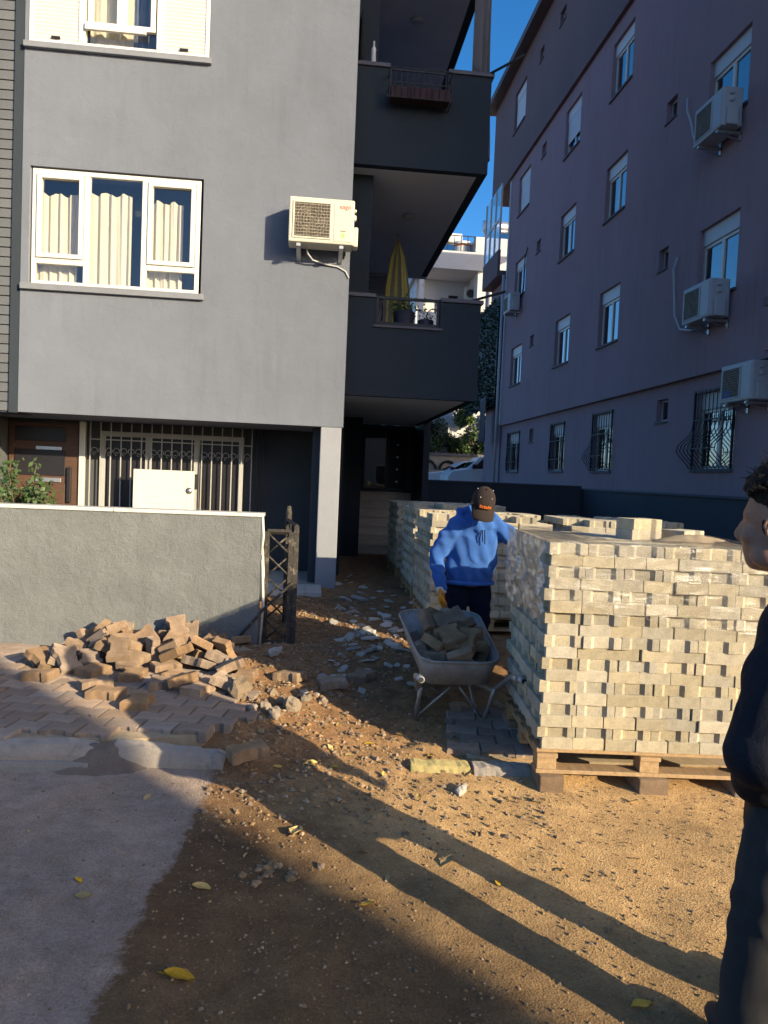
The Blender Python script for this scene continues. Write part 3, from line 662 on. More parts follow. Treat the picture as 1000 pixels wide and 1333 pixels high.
# ------------------------------------------------------------------ air conditioners
def ac(label, loc, rotz=0, case='ac_case', brand=False, scale=1.0, marks=False, kind=0):
    t = thing('air_conditioner', label, 'air conditioner', loc, rotz, None); W, H, D = .79, .54, .30; y0 = -.38
    b = MB(); b.box(0, W, y0, y0+D, 0, H); b.build('casing', case, t, False, .018)
    b = MB(); frame_rect(b, .045, .515, .045, H-.05, .022, y0-.012, y0+.002); b.build('grille_frame', case, t, False, .005)
    b = MB(); b.box(.066, .495, y0-.004, y0-.002, .066, H-.07); b.build('coil', 'ac_dark', t)
    cx, cz = .28, H/2-.002
    f = MB()
    for k in range(3):
        a = k*2.09; f.add([(cx+.03*math.cos(a), y0-.0045, cz+.03*math.sin(a)), (cx+.17*math.cos(a-.45), y0-.0055, cz+.17*math.sin(a-.45)), (cx+.18*math.cos(a+.3), y0-.0045, cz+.18*math.sin(a+.3))], [(0, 1, 2)])
    f.build('fan_blade', 'ac_blade', t)
    g = MB()
    for r in (.03, .07, .11, .15, .19): g.tube([(cx+r*math.cos(a), y0-.012, cz+r*math.sin(a)) for a in np.linspace(0, 6.2832, 25)], .0028, 4)
    for i in range(13): x = .08+i*.034; g.box(x-.0018, x+.0018, y0-.0105, y0-.007, .066, H-.07)
    for i in range(11): z = .08+i*.037; g.box(.066, .495, y0-.0125, y0-.010, z-.0035, z+.0035)
    g.build('grille', 'ac_grille', t)
    b = MB(); b.box(.545, W-.03, y0-.006, y0+.002, .03, H-.04); b.build('service_panel', case, t, False, .004)
    b = MB(); b.box(W-.001, W+.055, y0+.05, y0+.22, .0, .24); b.box(W-.001, W+.03, y0+.09, y0+.16, .33, .40); b.box(W-.001, W+.03, y0+.09, y0+.16, .43, .47); b.build('valve_cover', case, t, False, .02)
    b = MB()
    for x in (.1, .62):
        b.box(x, x+.05, y0+.01, .0, -.045, -.012); b.box(x, x+.05, -.02, -.001, -.13, .12); b.add([(x, y0+.05, -.045), (x+.05, y0+.05, -.045), (x+.05, -.01, -.13), (x, -.01, -.13)], [(0, 1, 2, 3)])
        b.box(x+.005, x+.045, y0+.03, y0+.07, -.012, .0); b.box(x+.005, x+.045, y0+.22, y0+.26, -.012, .0)
    b.build('bracket', 'galv', t)
    if brand:
        cu = bpy.data.curves.new('t', 'FONT'); cu.body = 'eago'; cu.size = .075; cu.extrude = .0008
        to = bpy.data.objects.new('t', cu); COL.objects.link(to); me = bpy.data.meshes.new_from_object(to.evaluated_get(bpy.context.evaluated_depsgraph_get())); bpy.data.objects.remove(to)
        me.materials.clear(); me.materials.append(MATS['red_ink']); link('brand_lettering', me, t, (.605, y0-.0075, H-.115), (math.pi/2, 0, 0))
        b = MB(); b.box(.62, .69, y0-.0078, y0-.006, .155, .163); b.build('rating_text', 'ac_dark', t); b = MB(); b.box(.635, .68, y0-.0078, y0-.006, .08, .14); b.build('energy_label', 'green_ink', t)
    if marks:
        b = MB()
        for r, z in ((0, .13), (1, .07)):
            for k in range(4): b.box(.1+.05*k+.02*r, .135+.05*k+.02*r, y0-.014, y0-.0126, z, z+.042)
        b.build('brand_lettering', 'blue_ink', t)
    t.scale = (scale,)*3
    return t
a = ac('cream air conditioner with red lettering hung on the sunlit grey facade', (-.385, F, 4.40), 0, 'ac_case', True)
b = MB(); b.tube([(.22, -.2, -.01), (.24, -.18, -.08), (.30, -.1, -.13), (.45, -.03, -.15), (.62, -.015, -.17), (.72, -.012, -.22), (.765, -.012, -.3)], .011, 6); b.build('drain_hose', 'ac_grey', a, True)
R90 = -math.pi/2
ac('grey air conditioner beneath the middle-storey window at the street end of mauve building', (RX, 12.62, 7.5), R90, 'ac_grey', scale=1.15)
ac('grey air conditioner beneath the lower window at the street end of mauve building', (RX, 12.65, 4.46), R90, 'ac_grey', scale=1.15)
ac('grey air conditioner with blue marks beside the bellied iron window grille', (RX+.12, 11.5, 3.0), R90, 'ac_grey', scale=1.1, marks=True)
ac('small air conditioner at the far corner of the mauve building', (RX, 25.5, 7.35), R90, 'ac_grey', scale=1.1)

# ------------------------------------------------------------------ things on the balconies and the porch
t = thing('parasol', 'closed yellow striped parasol standing on the lower balcony', 'parasol', (1.26, 12.2, 2.84)); b = MB(); n = 20
for part, mt in ((0, 'parasol'), (1, 'parasol_dark')):
    b = MB()
    for j in range(n):
        if j % 2 != part: continue
        def P(a, r, z): rr = r*(1+.16*math.cos(a*5)); return (rr*math.cos(a), rr*math.sin(a), z)
        a0, a1 = 6.2832*j/n, 6.2832*(j+1)/n
        lv = [(2.62, .015), (2.3, .12), (1.8, .19), (1.2, .24), (.95, .22)]
        for (z0, r0), (z1, r1) in zip(lv, lv[1:]): b.add([P(a0, r0, z0), P(a0, r1, z1), P(a1, r1, z1), P(a1, r0, z0)], [(0, 1, 2, 3)])
    b.build('canopy_panel', mt, t)
b = MB(); b.tube([(0, 0, 0), (0, 0, 2.7)], .02, 8); b.tube([(0, 0, 0), (0, 0, .08)], .22, 16); b.build('pole', 'metal_white', t, True)
def leaf_cloud(mb, n, fn, size, rng, flat=.3):
    for _ in range(n):
        c = fn(); d = Vector((rng.gauss(0, 1), rng.gauss(0, 1), rng.gauss(0, 1))).normalized(); e = d.cross(Vector((rng.gauss(0, 1), rng.gauss(0, 1), rng.gauss(0, 1)))).normalized()
        s = size*rng.uniform(.6, 1.4); c = Vector(c)
        mb.add([c-d*s, c+e*s*.45, c+d*s, c-e*s*.45], [(0, 1, 2, 3)])
rng = random.Random(3)
for k, (x, y, h, lab) in enumerate(((1.18, 10.25, .55, 'tall dark pot with a leafy plant beside the parasol'), (1.47, 10.15, .5, 'small dark pot with sparse twigs by the balcony railing'))):
    t = thing('potted_plant', lab, 'plant', (x, y, 2.84+.0)); b = MB(); rr = .15 if k == 0 else .11
    b.tube([(0, 0, 0), (0, 0, .6), (0, 0, 1.02-.12*k), (0, 0, 1.03-.12*k)], [rr*.8, rr*.8, rr, rr*.9], 14); b.build('pot', 'pot', t, True)
    b = MB(); leaf_cloud(b, 160 if k == 0 else 60, lambda: (rng.gauss(0, rr*.7), rng.gauss(0, rr*.7), 1.03-.12*k+abs(rng.gauss(0, .09))), .03, rng); b.build('foliage', 'leaf_green', t)
    if k: b = MB(); b.tube([(.1+.09*math.cos(a), 0, .95+.12*math.sin(a)) for a in np.linspace(0, 3.3, 9)], .008, 5); b.build('handle', 'iron', t)
t = thing('window_box', 'iron flower box holding red-brown planters on the upper balcony', 'planter', (1.2, BY-.14, 6.38)); b = MB()
for z in (.02, .2, .38):
    b.tube([(-.4, .14, z), (-.4, -.12, z), (.4, -.12, z), (.4, .14, z)], .009, 5)
for i in range(11): x = -.4+.08*i; b.tube([(x, -.12, .02), (x, -.12, .38 if i % 5 == 0 else .2)], .006, 5)
for i in range(5): x = -.4+.2*i; b.tube([(x, .14, .015), (x, -.12, .015)], .006, 5)
b.build('cradle', 'iron', t)
for i in range(3): MB().box(-.38+.255*i, -.13+.255*i, -.105, .1, .028, .17).build('planter', 'planter_box', t, False, .01)
def cloth(name, label, cat, p0, p1, drop, mt, folds=6, amp=.03, taper=0, seed=0):
    p0, p1 = Vector(p0), Vector(p1); d = p1-p0; nrm = Vector((-d.y, d.x, 0)).normalized(); b = MB(p0)
    def fn(u, v):
        uu = .5+(u-.5)*(1-taper*v)
        return p0+d*uu+nrm*amp*(math.sin(u*folds*6.28+seed)*(.3+v)+.5*math.sin(u*folds*2.7+v*3+seed))+Vector((0, 0, -drop*v+.03*math.sin(u*5+seed)*v))
    b.grid(fn, 50, 14); o = b.build(name, mt, None, True); o.location = p0
    so_ = o.modifiers.new('solid', 'SOLIDIFY'); so_.thickness = .004
    return tag(o, label, cat)
cloth('hanging_cloth', 'grey cloth hanging beside the upper balcony opening', 'cloth', (1.92, BY+.06, 8.6), (2.16, BY+.2, 8.6), 1.66, 'cloth_grey', 2.5, .035, -.1)
cloth('hanging_rug', 'dark patterned rug hung over the facade end of upper balcony', 'cloth', (.45, BY+.2, 7.7), (.50, BY+.75, 7.7), .75, 'iron', 3, .02)
cloth('rolled_blind', 'grey rolled blind hanging off the upper balcony corner', 'cloth', (2.165, BY+.05, 6.75), (2.22, BY+.4, 6.75), .85, 'cloth_grey', 1.5, .02, .3)
b = MB(); b.tube([(0, 0, 0), (0, 0, .03), (0, 0, .2), (0, 0, .24), (0, 0, .3)], [.03, .032, .03, .013, .013], 12); o = b.build('bottle', 'white_pvc', None, True); o.location = (.60, BY+.06, 6.93); tag(o, 'small white bottle standing on the upper balcony parapet', 'bottle')
for k, (p, q) in enumerate((((2.10, BY+.02, 6.92), (2.50, BY-.35, 7.02)), ((2.02, BY+.02, 3.98), (2.46, BY-.1, 4.11)))):
    b = MB(p); b.tube([p, q], .018, 6); b.tube([p, (p[0]-.03, p[1]+.02, p[2]-.06)], .02, 6); o = b.build('line_arm', 'iron', None, True); o.location = p
    tag(o, ('dark outrigger bar sticking out of the upper balcony corner', 'dark outrigger bar sticking out of the lower balcony corner')[k], 'bar')
# porch: leaning door leaf, shrub
t = thing('door_leaf', 'white wooden door leaf standing in the porch before the barred window', 'panel', (-2.0, 10.5, .165)); b = MB()
b.box(-.42, .40, -.02, .02, 0, 1.40); b.build('panel', 'white_board', t, False, .004)
for z in (.5, .95, 1.15): MB().box(-.42, .30, -.024, -.0205, z, z+.006).build('groove', 'marble', t)
MB().box(.31, .325, -.026, -.0205, .02, 1.38).build('edge_strip', 'marble', t); b = MB(); b.tube([(.335, -.03, 1.13), (.335, -.0205, 1.13)], .045, 16); b.build('lock_plate', 'steel', t, True)
MB().box(.402, .44, -.015, .015, 1.15, 1.36).build('bolt_plate', 'iron', t)
t = thing('rose_bush', 'leafy green bush behind the low plastered wall', 'plant', (-2.72, 6.9, .15)); b = MB(); lf = MB(); rng = random.Random(8)
for i in range(26):
    p = Vector((rng.gauss(0, .12), rng.gauss(0, .08), 0)); q = Vector((rng.gauss(.0, .22), rng.gauss(0, .2), rng.uniform(1.1, 1.52))); mid = (p+q)/2+Vector((rng.gauss(0, .06), 0, .1))
    b.tube([p, mid, q], [.010, .008, .004], 5)
    for _ in range(110):
        k = rng.random()**.45; c = p*(1-k)**2+mid*2*k*(1-k)+q*k*k
        leaf_cloud(lf, 1, lambda: c+Vector((rng.gauss(0, .05), rng.gauss(0, .05), rng.gauss(0, .04))), .032, rng)
b.build('stem', 'bark', t, True); lf.build('foliage', 'leaf_green', t)
# iron gate by the end of the low wall
t = thing('iron_gate', 'rusty black lattice gate standing open at the end of the low wall', 'gate', (-.2, 6.6, .05)); O2 = t.location
def lattice(p, q, zb, zt, nm, mt='iron_rust', n=5):
    p, q = Vector(p), Vector(q); d = q-p; b = MB(O2)
    for e_ in (p, q): b.box(e_.x-.02, e_.x+.02, e_.y-.02, e_.y+.02, zb, zt)
    b.tube([(p.x, p.y, zt), (q.x, q.y, zt+(.0))], .022, 4); b.tube([(p.x, p.y, zb+.08), (q.x, q.y, zb+.08)], .016, 4)
    b.build(nm, mt, t); h = (zt-zb-.1)/n
    b = MB(O2)
    for i in range(n):
        z0 = zb+.09+h*i; b.tube([(p.x, p.y+.006, z0), (q.x, q.y+.006, z0+h)], .009, 5); b.tube([(q.x, q.y-.006, z0), (p.x, p.y-.006, z0+h)], .009, 5)
    b.build('lattice', mt, t, True)
lattice((-.355, 6.45, 0), (-.15, 6.45, 0), .05, 1.09, 'gate_post')
lattice((-.105, 6.47, 0), (-.20, 7.25, 0), .12, 1.14, 'gate_leaf', n=4)
b = MB(O2); b.box(-.13, -.085, 6.44, 6.49, .03, 1.12); b.build('gate_post', 'iron_rust', t, False, .004); b = MB(O2); b.tube([(-.20, 7.26, .1), (-.20, 7.26, 1.22), (-.20, 7.26, 1.28)], [.03, .03, .018], 8); b.build('gate_post', 'iron_rust', t, True)
b = MB(O2); b.tube([(-.62, 6.2, .13), (-.36, 6.3, .44), (-.12, 6.42, .66)], .012, 6); b.build('brace_bar', 'iron_rust', t, True)

# ------------------------------------------------------------------ background: white building, arched wall, vehicles, trees, screen
WB = thing('apartment_building', 'white apartment building with roof terrace seen between the two blocks', 'building', (7.5, 38, 0)); O = WB.location; WY = 38
w = MB(O)
w.box(5.2, 12, WY+2.2, WY+10, 0, 12.3)                         # recessed body
w.box(8.1, 12, WY, WY+2.19, 0, 12.3)                           # right block
w.box(5.05, 8.1, WY, WY+2.19, 0, 10.0-.75)                     # below the loggia
w.build('wall', 'white_wall', WB)
w = MB(O); w.box(5.0, 12.1, WY-.15, WY+10, 12.3, 13.2); w.build('parapet', 'white_wall', WB)
w = MB(O); w.box(7.9, 12.1, WY-.1, WY+9, 13.2, 14.0); w.build('parapet', 'white_wall', WB)
w = MB(O)
for x in (5.1,): w.box(x, x+.25, WY, WY+.25, 9.25, 12.3)
w.build('pillar', 'white_wall', WB)
w = MB(O); w.box(5.25, 8.1, WY+.02, WY+.08, 9.26, 10.1); w.build('loggia_front', 'white_wall', WB)
f = MB(O); frame_rect(f, 6.9, 7.6, 9.6, 11.6, .08, WY+2.1, WY+2.19); f.box(6.98, 7.52, WY+2.1, WY+2.19, 10.9, 11.0); fo = f.build('door', 'white_pvc', WB); MB(O).box(6.98, 7.52, WY+2.15, WY+2.16, 9.7, 11.5).build('pane', 'glass_dark', fo)
for x0 in (8.95,):
    f = MB(O); frame_rect(f, x0, x0+1.7, 9.3, 11.5, .1, WY-.06, WY-.005)
    for k in (1, 2): f.box(x0+.57*k-.05, x0+.57*k+.05, WY-.06, WY-.005, 9.4, 11.4)
    fo = f.build('window', 'white_pvc', WB); MB(O).box(x0+.1, x0+1.6, WY-.02, WY-.008, 9.4, 11.4).build('pane', 'ac_grey', fo)
b = MB(O); b.tube([(8.75, WY-.1, 0), (8.75, WY-.1, 12.2)], .09, 8); b.build('downpipe', 'ac_grey', WB, True)
for k in range(6): MB(O).box(5.0, 5.05, WY+.6+k*1.4, WY+1.5+k*1.4, 9.6, 11.6).build('window', 'ac_grey', WB)
r = MB(O)
for k in range(9): r.tube([(5.1+k*.34, WY-.05, 13.2), (5.1+k*.34, WY-.05, 14.0)], .025, 5)
for z in (13.6, 14.0): r.tube([(5.05, WY-.05, z), (7.9, WY-.05, z)], .025, 5)
r.build('terrace_rail', 'iron', WB)
t = thing('air_conditioner', 'white air conditioner hung in the loggia of the white building', 'air conditioner', (7.95, 39.2, 11.0)); MB().box(-.3, .3, -.3, .1, 0, .75).build('casing', 'ac_case', t, False, .04); MB().box(-.3, .3, -.3, .3, -.08, -.005).build('bracket', 'galv', t); b = MB(); b.tube([(0, -.302, .38), (0, -.31, .38)], .22, 14); b.build('grille', 'ac_dark', t)
for k, (x, z, lab) in enumerate(((6.7, 13.2, 'solar water heater with white tank above the terrace railing'), (9.3, 14.0, 'solar water heater with steel tank on the upper white roof'))):
    t = thing('solar_heater', lab, 'solar heater', (x, 39.5, z)); b = MB(); b.tube([(-.75, 0, 1.1), (-.73, 0, 1.1), (.73, 0, 1.1), (.75, 0, 1.1)], [.2, .3, .3, .2], 14); b.build('tank', 'steel' if k else 'lamp_white', t, True)
    b = MB(); b.add([(-.7, -.9, .1), (.7, -.9, .1), (.7, -.2, .9), (-.7, -.2, .9)], [(0, 1, 2, 3)]); b.build('collector', 'glass_dark', t)
    b = MB()
    for sx in (-.65, .65): b.tube([(sx, -.9, 0), (sx, 0, .82)], .03, 5); b.tube([(sx, .2, 0), (sx, 0, .82)], .03, 5)
    b.build('stand', 'galv', t)
t = thing('water_tank', 'white barrel tank with orange band on the roof terrace', 'tank', (7.4, 38.9, 13.2)); b = MB(); b.tube([(0, 0, 0), (0, 0, .1), (0, 0, .75), (0, 0, .8)], [.4, .45, .45, .3], 16); b.build('barrel', 'lamp_white', t, True); b = MB(); b.tube([(0, 0, .5), (0, 0, .62)], .455, 16); b.build('band', 'orange', t, True)
# arched garden wall
AW = thing('garden_wall', 'stone garden wall with round arches behind the parked car', 'wall', (6.5, 36.4, .8)); O = AW.location; w = MB(O)
n_ar = 6; x0 = 4.7; pit = 1.0
w.box(2.5, 12, 36.42, 36.6, .6, 2.78); w.build('wall', 'stone_wall', AW)
w = MB(O)
for k in range(n_ar):
    cx = x0+pit*k
    pts = [(cx+.4*math.cos(a), 36.38, 2.1+.4*math.sin(a)) for a in np.linspace(0, math.pi, 13)]
    w.tube(pts, .06, 6); 
w.build('arch', 'black_plastic', AW, True)
w = MB(O); w.box(2.5, 12, 36.32, 36.64, 2.781, 2.9); w.build('coping', 'dark_sill', AW)
# vehicles (side view, nose to the left)
def vehicle(kind, label, loc, prof, roof, win, wheels, width, mt='car_paint'):
    t = thing(kind, label, 'car' if kind == 'car' else 'van', loc)
    def ext(out, y0, y1, inset=0):
        b = MB(); n = len(out); c = sum((Vector(p) for p in out), Vector((0, 0)))/n
        vs = [(x, y, z) for y in (y0, y1) for x, z in out]
        b.add(vs, [tuple(range(n)), tuple(range(2*n-1, n-1, -1))]+[(i, n+i, n+(i+1) % n, (i+1) % n) for i in range(n)]); return b
    ext(prof, -width/2, width/2).build('body', mt, t, False, .05)
    ext(roof, -width/2+.08, width/2-.08).build('cabin', mt, t, False, .05)
    for q in win:
        for y in (-width/2+.072, width/2-.072):
            b = MB(); b.add([(x, y, z) for x, z in q], [tuple(range(len(q)))]); b.build('side_window', 'glass_dark' if y < 0 else 'black_plastic', t)
            b = MB(); b.add([(x, y+(.005 if y < 0 else -.005), z) for x, z in q], [tuple(range(len(q)))]); b.build('cabin_trim', 'black_plastic', t)
    ws = roof[1], roof[2]
    b = MB(); (xa, za), (xb, zb) = roof[0], roof[1]; b.add([(xa-.015, -width/2+.16, za+.05), (xa-.015, width/2-.16, za+.05), (xb-.02, width/2-.2, zb-.06), (xb-.02, -width/2+.2, zb-.06)], [(0, 1, 2, 3)]); b.build('windscreen', 'glass_dark', t)
    for x in wheels:
        for y in (-width/2+.1, width/2-.1):
            b = MB(); b.tube([(x, y-.1, .31), (x, y+.1, .31)], .31, 20); wo = b.build('wheel', 'tyre', t, True); b = MB(); b.tube([(x, y-.105, .31), (x, y+.105, .31)], .19, 14); b.build('rim', 'steel', wo, True)
    b = MB(); mx = roof[0][0]+.35; b.box(mx-.12, mx+.05, -width/2-.14, -width/2+.05, roof[0][1]+.02, roof[0][1]+.2); b.build('mirror', 'black_plastic', t, False, .03)
    for y in (-width/2+.25, width/2-.25):
        b = MB(); b.box(prof[0][0]-.012, prof[0][0]+.1, y-.15, y+.15, .62, .78); b.build('headlight', 'lamp_white', t, False, .02)
    return t
vehicle('car', 'white hatchback parked by the arched garden wall', (5.05, 34.0, .9), [(0, .25), (0, .8), (.25, .98), (1.1, 1.1), (4.0, 1.12), (4.05, .25)], [(.95, 1.08), (1.75, 1.56), (3.3, 1.58), (3.95, 1.1)], [[(1.15, 1.12), (1.82, 1.5), (2.35, 1.52), (2.35, 1.12)], [(2.42, 1.12), (2.42, 1.52), (3.2, 1.52), (3.6, 1.12)]], (.75, 3.25), 1.7)
vehicle('van', 'white van parked in front of the hatchback beside the mauve building', (5.62, 31.4, .9), [(0, .28), (0, .85), (.2, 1.08), (.85, 1.2), (4.2, 1.22), (4.25, .28)], [(.8, 1.18), (1.4, 1.72), (4.1, 1.74), (4.2, 1.2)], [[(1.05, 1.2), (1.5, 1.64), (2.15, 1.65), (2.15, 1.2)], [(2.35, 1.2), (2.35, 1.65), (3.9, 1.65), (4.0, 1.2)]], (.75, 3.4), 1.8)
# trees
def tree(label, loc, h, crown, n, size, mt='leaf_dark', seed=0):
    rng = random.Random(seed); t = thing('tree', label, 'tree', loc, 0, None); b = MB(); b.tube([(0, 0, 0), (.05, 0, h*.3), (.0, .05, h*.55)], [.16, .12, .07], 8); cl = []
    for i in range(9):
        e_ = Vector((rng.gauss(0, crown[0]*.5), rng.gauss(0, crown[1]*.5), h*.6+rng.uniform(-.2, .3)*crown[2])); b.tube([(.02, .02, h*.4), (Vector((.02, .02, h*.45))+e_)/2+Vector((0, 0, .2)), e_], [.06, .04, .02], 6)
    b.build('trunk', 'bark', t, True)
    for i in range(26): cl.append((Vector((rng.uniform(-1, 1)*crown[0], rng.uniform(-1, 1)*crown[1], h*.62+rng.uniform(-1, 1)*crown[2])), rng.uniform(.25, .5)))
    lf = MB()
    def pick():
        c, r = rng.choice(cl); d = Vector((rng.gauss(0, 1), rng.gauss(0, 1), rng.gauss(0, 1))); return c+d.normalized()*r*rng.random()**.4
    leaf_cloud(lf, n, pick, size, rng); lf.build('crown', mt, t)
tree('dense dark evergreen tree behind the arched garden wall', (5.6, 37.25, .8), 4.5, (1.2, .5, 1.0), 9000, .075, 'leaf_dark', 1)
tree('looser green tree with sunlit leaves by the screen', (8.3, 37.2, .8), 5.2, (1.3, .5, 1.3), 9000, .075, 'leaf_green', 2)
tree('dark evergreen tree at the stair side of the arched garden wall', (3.6, 37.2, .8), 4.6, (1.3, .5, 1.1), 8000, .075, 'leaf_dark', 3)
b = MB(); rng = random.Random(6); t = thing('privacy_screen', 'dark artificial ivy screen hung between the buildings', 'screen', (6.6, 29, 4.4)); b.box(-.01, .01, -2, 3.2, 0, 3.95); b.build('netting', 'black_plastic', t); b = MB()
leaf_cloud(b, 5200, lambda: (rng.uniform(-.05, .05), rng.uniform(-2, 3.2), rng.uniform(-.05, 4.0)), .07, rng); b.build('ivy', 'leaf_dark', t)
cloth('laundry_cloth', 'pale cloth hanging under the ivy screen', 'cloth', (6.35, 27.3, 4.75), (6.40, 28.4, 4.75), 1.7, 'cloth_grey', 3, .04)
# low-rise house on the other side of the street (behind the viewer) that shades the foreground
HB = thing('street_house', 'two storey house across the street with tiled roof edge', 'building', (5.75, -17, 0)); O = HB.location
w = MB(O); w.box(-3, 14.28, -22, -14, -.1, 7.9); w.build('wall', 'back_house', HB); w = MB(O); w.box(-3.02, 14.285, -22.05, -13.98, 7.9, 8.15); w.build('roof', 'roof_tile', HB)
for z in (.9, 4.0):
    for k in range(6): x = -1.6+k*2.7; f = MB(O); frame_rect(f, x, x+1.3, z, z+1.4, .08, -14.0+.001, -13.95); fo = f.build('window', 'white_pvc', HB); MB(O).box(x+.08, x+1.22, -13.998, -13.99, z+.08, z+1.32).build('pane', 'ac_dark', fo)
# ------------------------------------------------------------------ pallets and stacks of pavers
random.seed(21)
STUFF_V, STUFF_F = [], []
pm_v = np.array([v.co for v in PM_NEW.vertices]); pm_f = [tuple(p.vertices) for p in PM_NEW.polygons]
def to_stuff(M):
    n = sum(len(a) for a in STUFF_V); A = np.array(M); STUFF_V.append(pm_v @ A[:3, :3].T+A[:3, 3]); STUFF_F.extend(tuple(i+n for i in f) for f in pm_f)
def stack(ox, oy, z0, rot, layers, indiv=None, top=True, ragged=0):
    R_ = Matrix.Translation((ox, oy, z0)) @ Matrix.Rotation(rot, 4, 'Z')
    for k in range(layers):
        jx, jy = random.gauss(0, .006), random.gauss(0, .005)
        even = k % 2 == 0; nx, ny = (7, 5) if even else (6, 6); px, py = (.1665, .201) if even else (.2005, .1665)
        offx = (1.2-nx*px)/2; offy = (1.005-ny*py)/2
        for i in range(nx):
            for j in range(ny):
                if ragged and k >= layers-ragged and random.random() < .45: continue
                x = offx+(i+.5)*px+jx+random.gauss(0, .0025); y = offy+(j+.5)*py+jy+random.gauss(0, .003)
                if j == 0 and random.random() < .12: y -= random.uniform(.004, .014)
                M = R_ @ Matrix.Translation((x, y, .0302+k*.0604)) @ Matrix.Rotation((math.pi/2 if even else 0)+random.gauss(0, .008)+random.choice((0, math.pi)), 4, 'Z')
                if indiv and (j == 0 or i == 0 or k == layers-1):
                    o = bpy.data.objects.new('paver', PM_NEW); COL.objects.link(o); o.matrix_world = M; tag(o, *indiv)
                else: to_stuff(M)
def pallet(label, ox, oy, z0, rot):
    t = thing('pallet', label, 'pallet', (ox, oy, z0), rot)
    for k in range(5): MB().box(.0, 1.2, .02+k*.225, .13+k*.225, .113, .135).build('board', 'wood', t, False, .003)
    for k in range(3):
        x = .0+k*.545; 
        for y in (.015, .45, .885): MB().box(x+.004, x+.106, y, y+.10, .024, .088).build('block', 'wood', t, False, .003)
        MB().box(x, x+.11, .0, 1.005, .0885, .1125).build('stringer', 'wood', t, False, .003)
    for y in (.012, .447, .882): MB().box(.0, 1.2, y, y+.105, .002, .0235).build('bottom_board', 'wood', t, False, .003)
    return t
DRot = math.radians(-5.0); DX, DY = 1.235, 3.74
pallet('wooden pallet on concrete blocks under the sunlit wrapped paver stack', DX, DY, .074, DRot)
stack(DX, DY, .2105, DRot, 18, ('pale new concrete paver in the plastic-wrapped stack on the wooden pallet', 'paver', 'pavers stacked on the wrapped pallet'))
DM = Matrix.Translation((DX, DY, 0)) @ Matrix.Rotation(DRot, 4, 'Z')
for x, y, w_ in ((.02, -.03, .13), (.56, -.02, .16), (1.06, .0, .13), (.02, .85, .14), (1.05, .85, .14)):
    b = MB(); b.box(-w_/2, w_/2, 0, .2, -.02, .074); o = b.build('support_block', 'paver_old', None, False, .006); p = DM @ Vector((x+.06, y, 0)); o.location = (p.x, p.y, 0); o.rotation_euler = (0, 0, DRot+random.gauss(0, .05))
    tag(o, 'concrete block propping up the wooden pallet', 'block', 'blocks under the pallet')
for k, (x, y, r, z) in enumerate(((.66, .55, .2, 1.328), (.95, .62, .5, 1.328))):
    p = DM @ Vector((x, y, z)); o = link('paver', PM_NEW, None, p, (0, 0, r)); tag(o, ('single loose paver lying on top of the wrapped stack', 'second loose paver beside the sand on top of the wrapped stack')[k], 'paver')
p = DM @ Vector((.66, .55, 1.3885)); o = link('paver', PM_NEW, None, p, (0, 0, .25)); tag(o, 'topmost loose paver resting on another above the wrapped stack', 'paver')
b = MB(); b.grid(lambda u, v: Vector(((u-.5)*.5, (v-.5)*.34, -.004+.05*max(0, 1-((u-.5)*2)**2-((v-.5)*2)**2)+.008*fbm(u*9, v*7)*(1 if .1 < u < .9 and .1 < v < .9 else 0))), 24, 18); o = b.build('sand_heap', 'sand', None, True); p = DM @ Vector((.92, .38, 1.298)); o.location = p; tag(o, 'small heap of sand spilled on top of the wrapped stack', 'sand')
for lab, ox, oy, z0, rot, lay_, rg in (('pallet under the paver stack behind the worker', 1.14, 6.9, .17, .0, 16, 1), ('pallet under the paver stack next to the boundary wall', 2.42, 6.75, .17, -.02, 16, 1),
                                      ('lower pallet of the unseen double stack added to shade the rear stacks', 3.7, 3.4, .08, -.04, 15, 0), ('upper pallet of the unseen double stack added to shade the rear stacks', 3.7, 3.4, 1.124, -.04, 14, 0),  # off-frame double stack, added to cast shade on the stacks behind the worker
                                      ('pallet under the paver stack below the balcony edge', 1.26, 8.9, .13, .01, 17, 1), ('pallet under the shaded paver stack at the entrance stairs', 1.28, 10.9, .13, .02, 16, 0)):
    pallet(lab, ox, oy, z0, rot); stack(ox, oy, z0+.1365, rot, lay_, None, True, rg)
    for x, y in ((.05, .02), (.95, .02), (.05, .8), (.95, .8)):
        if z0 > 1: continue
        c, s_ = math.cos(rot), math.sin(rot); b = MB(); b.box(0, .2, 0, .16, -.15, z0-gz(ox+x, oy+y)); 
        o = b.build('support_block', 'paver_old'); o.location = (ox+x, oy+y, gz(ox+x, oy+y)); tag(o, 'concrete block propping up a rear pallet of pavers', 'block', 'blocks under the rear pallets')
me = bpy.data.meshes.new('stacked_pavers'); me.from_pydata(np.concatenate(STUFF_V).tolist(), [], STUFF_F); me.materials.append(MATS['paver_new']); me.update()
o = link('stacked_pavers', me); stuff(o); tag(o, 'remaining grey pavers inside and behind in the rear stacks', 'pavers')
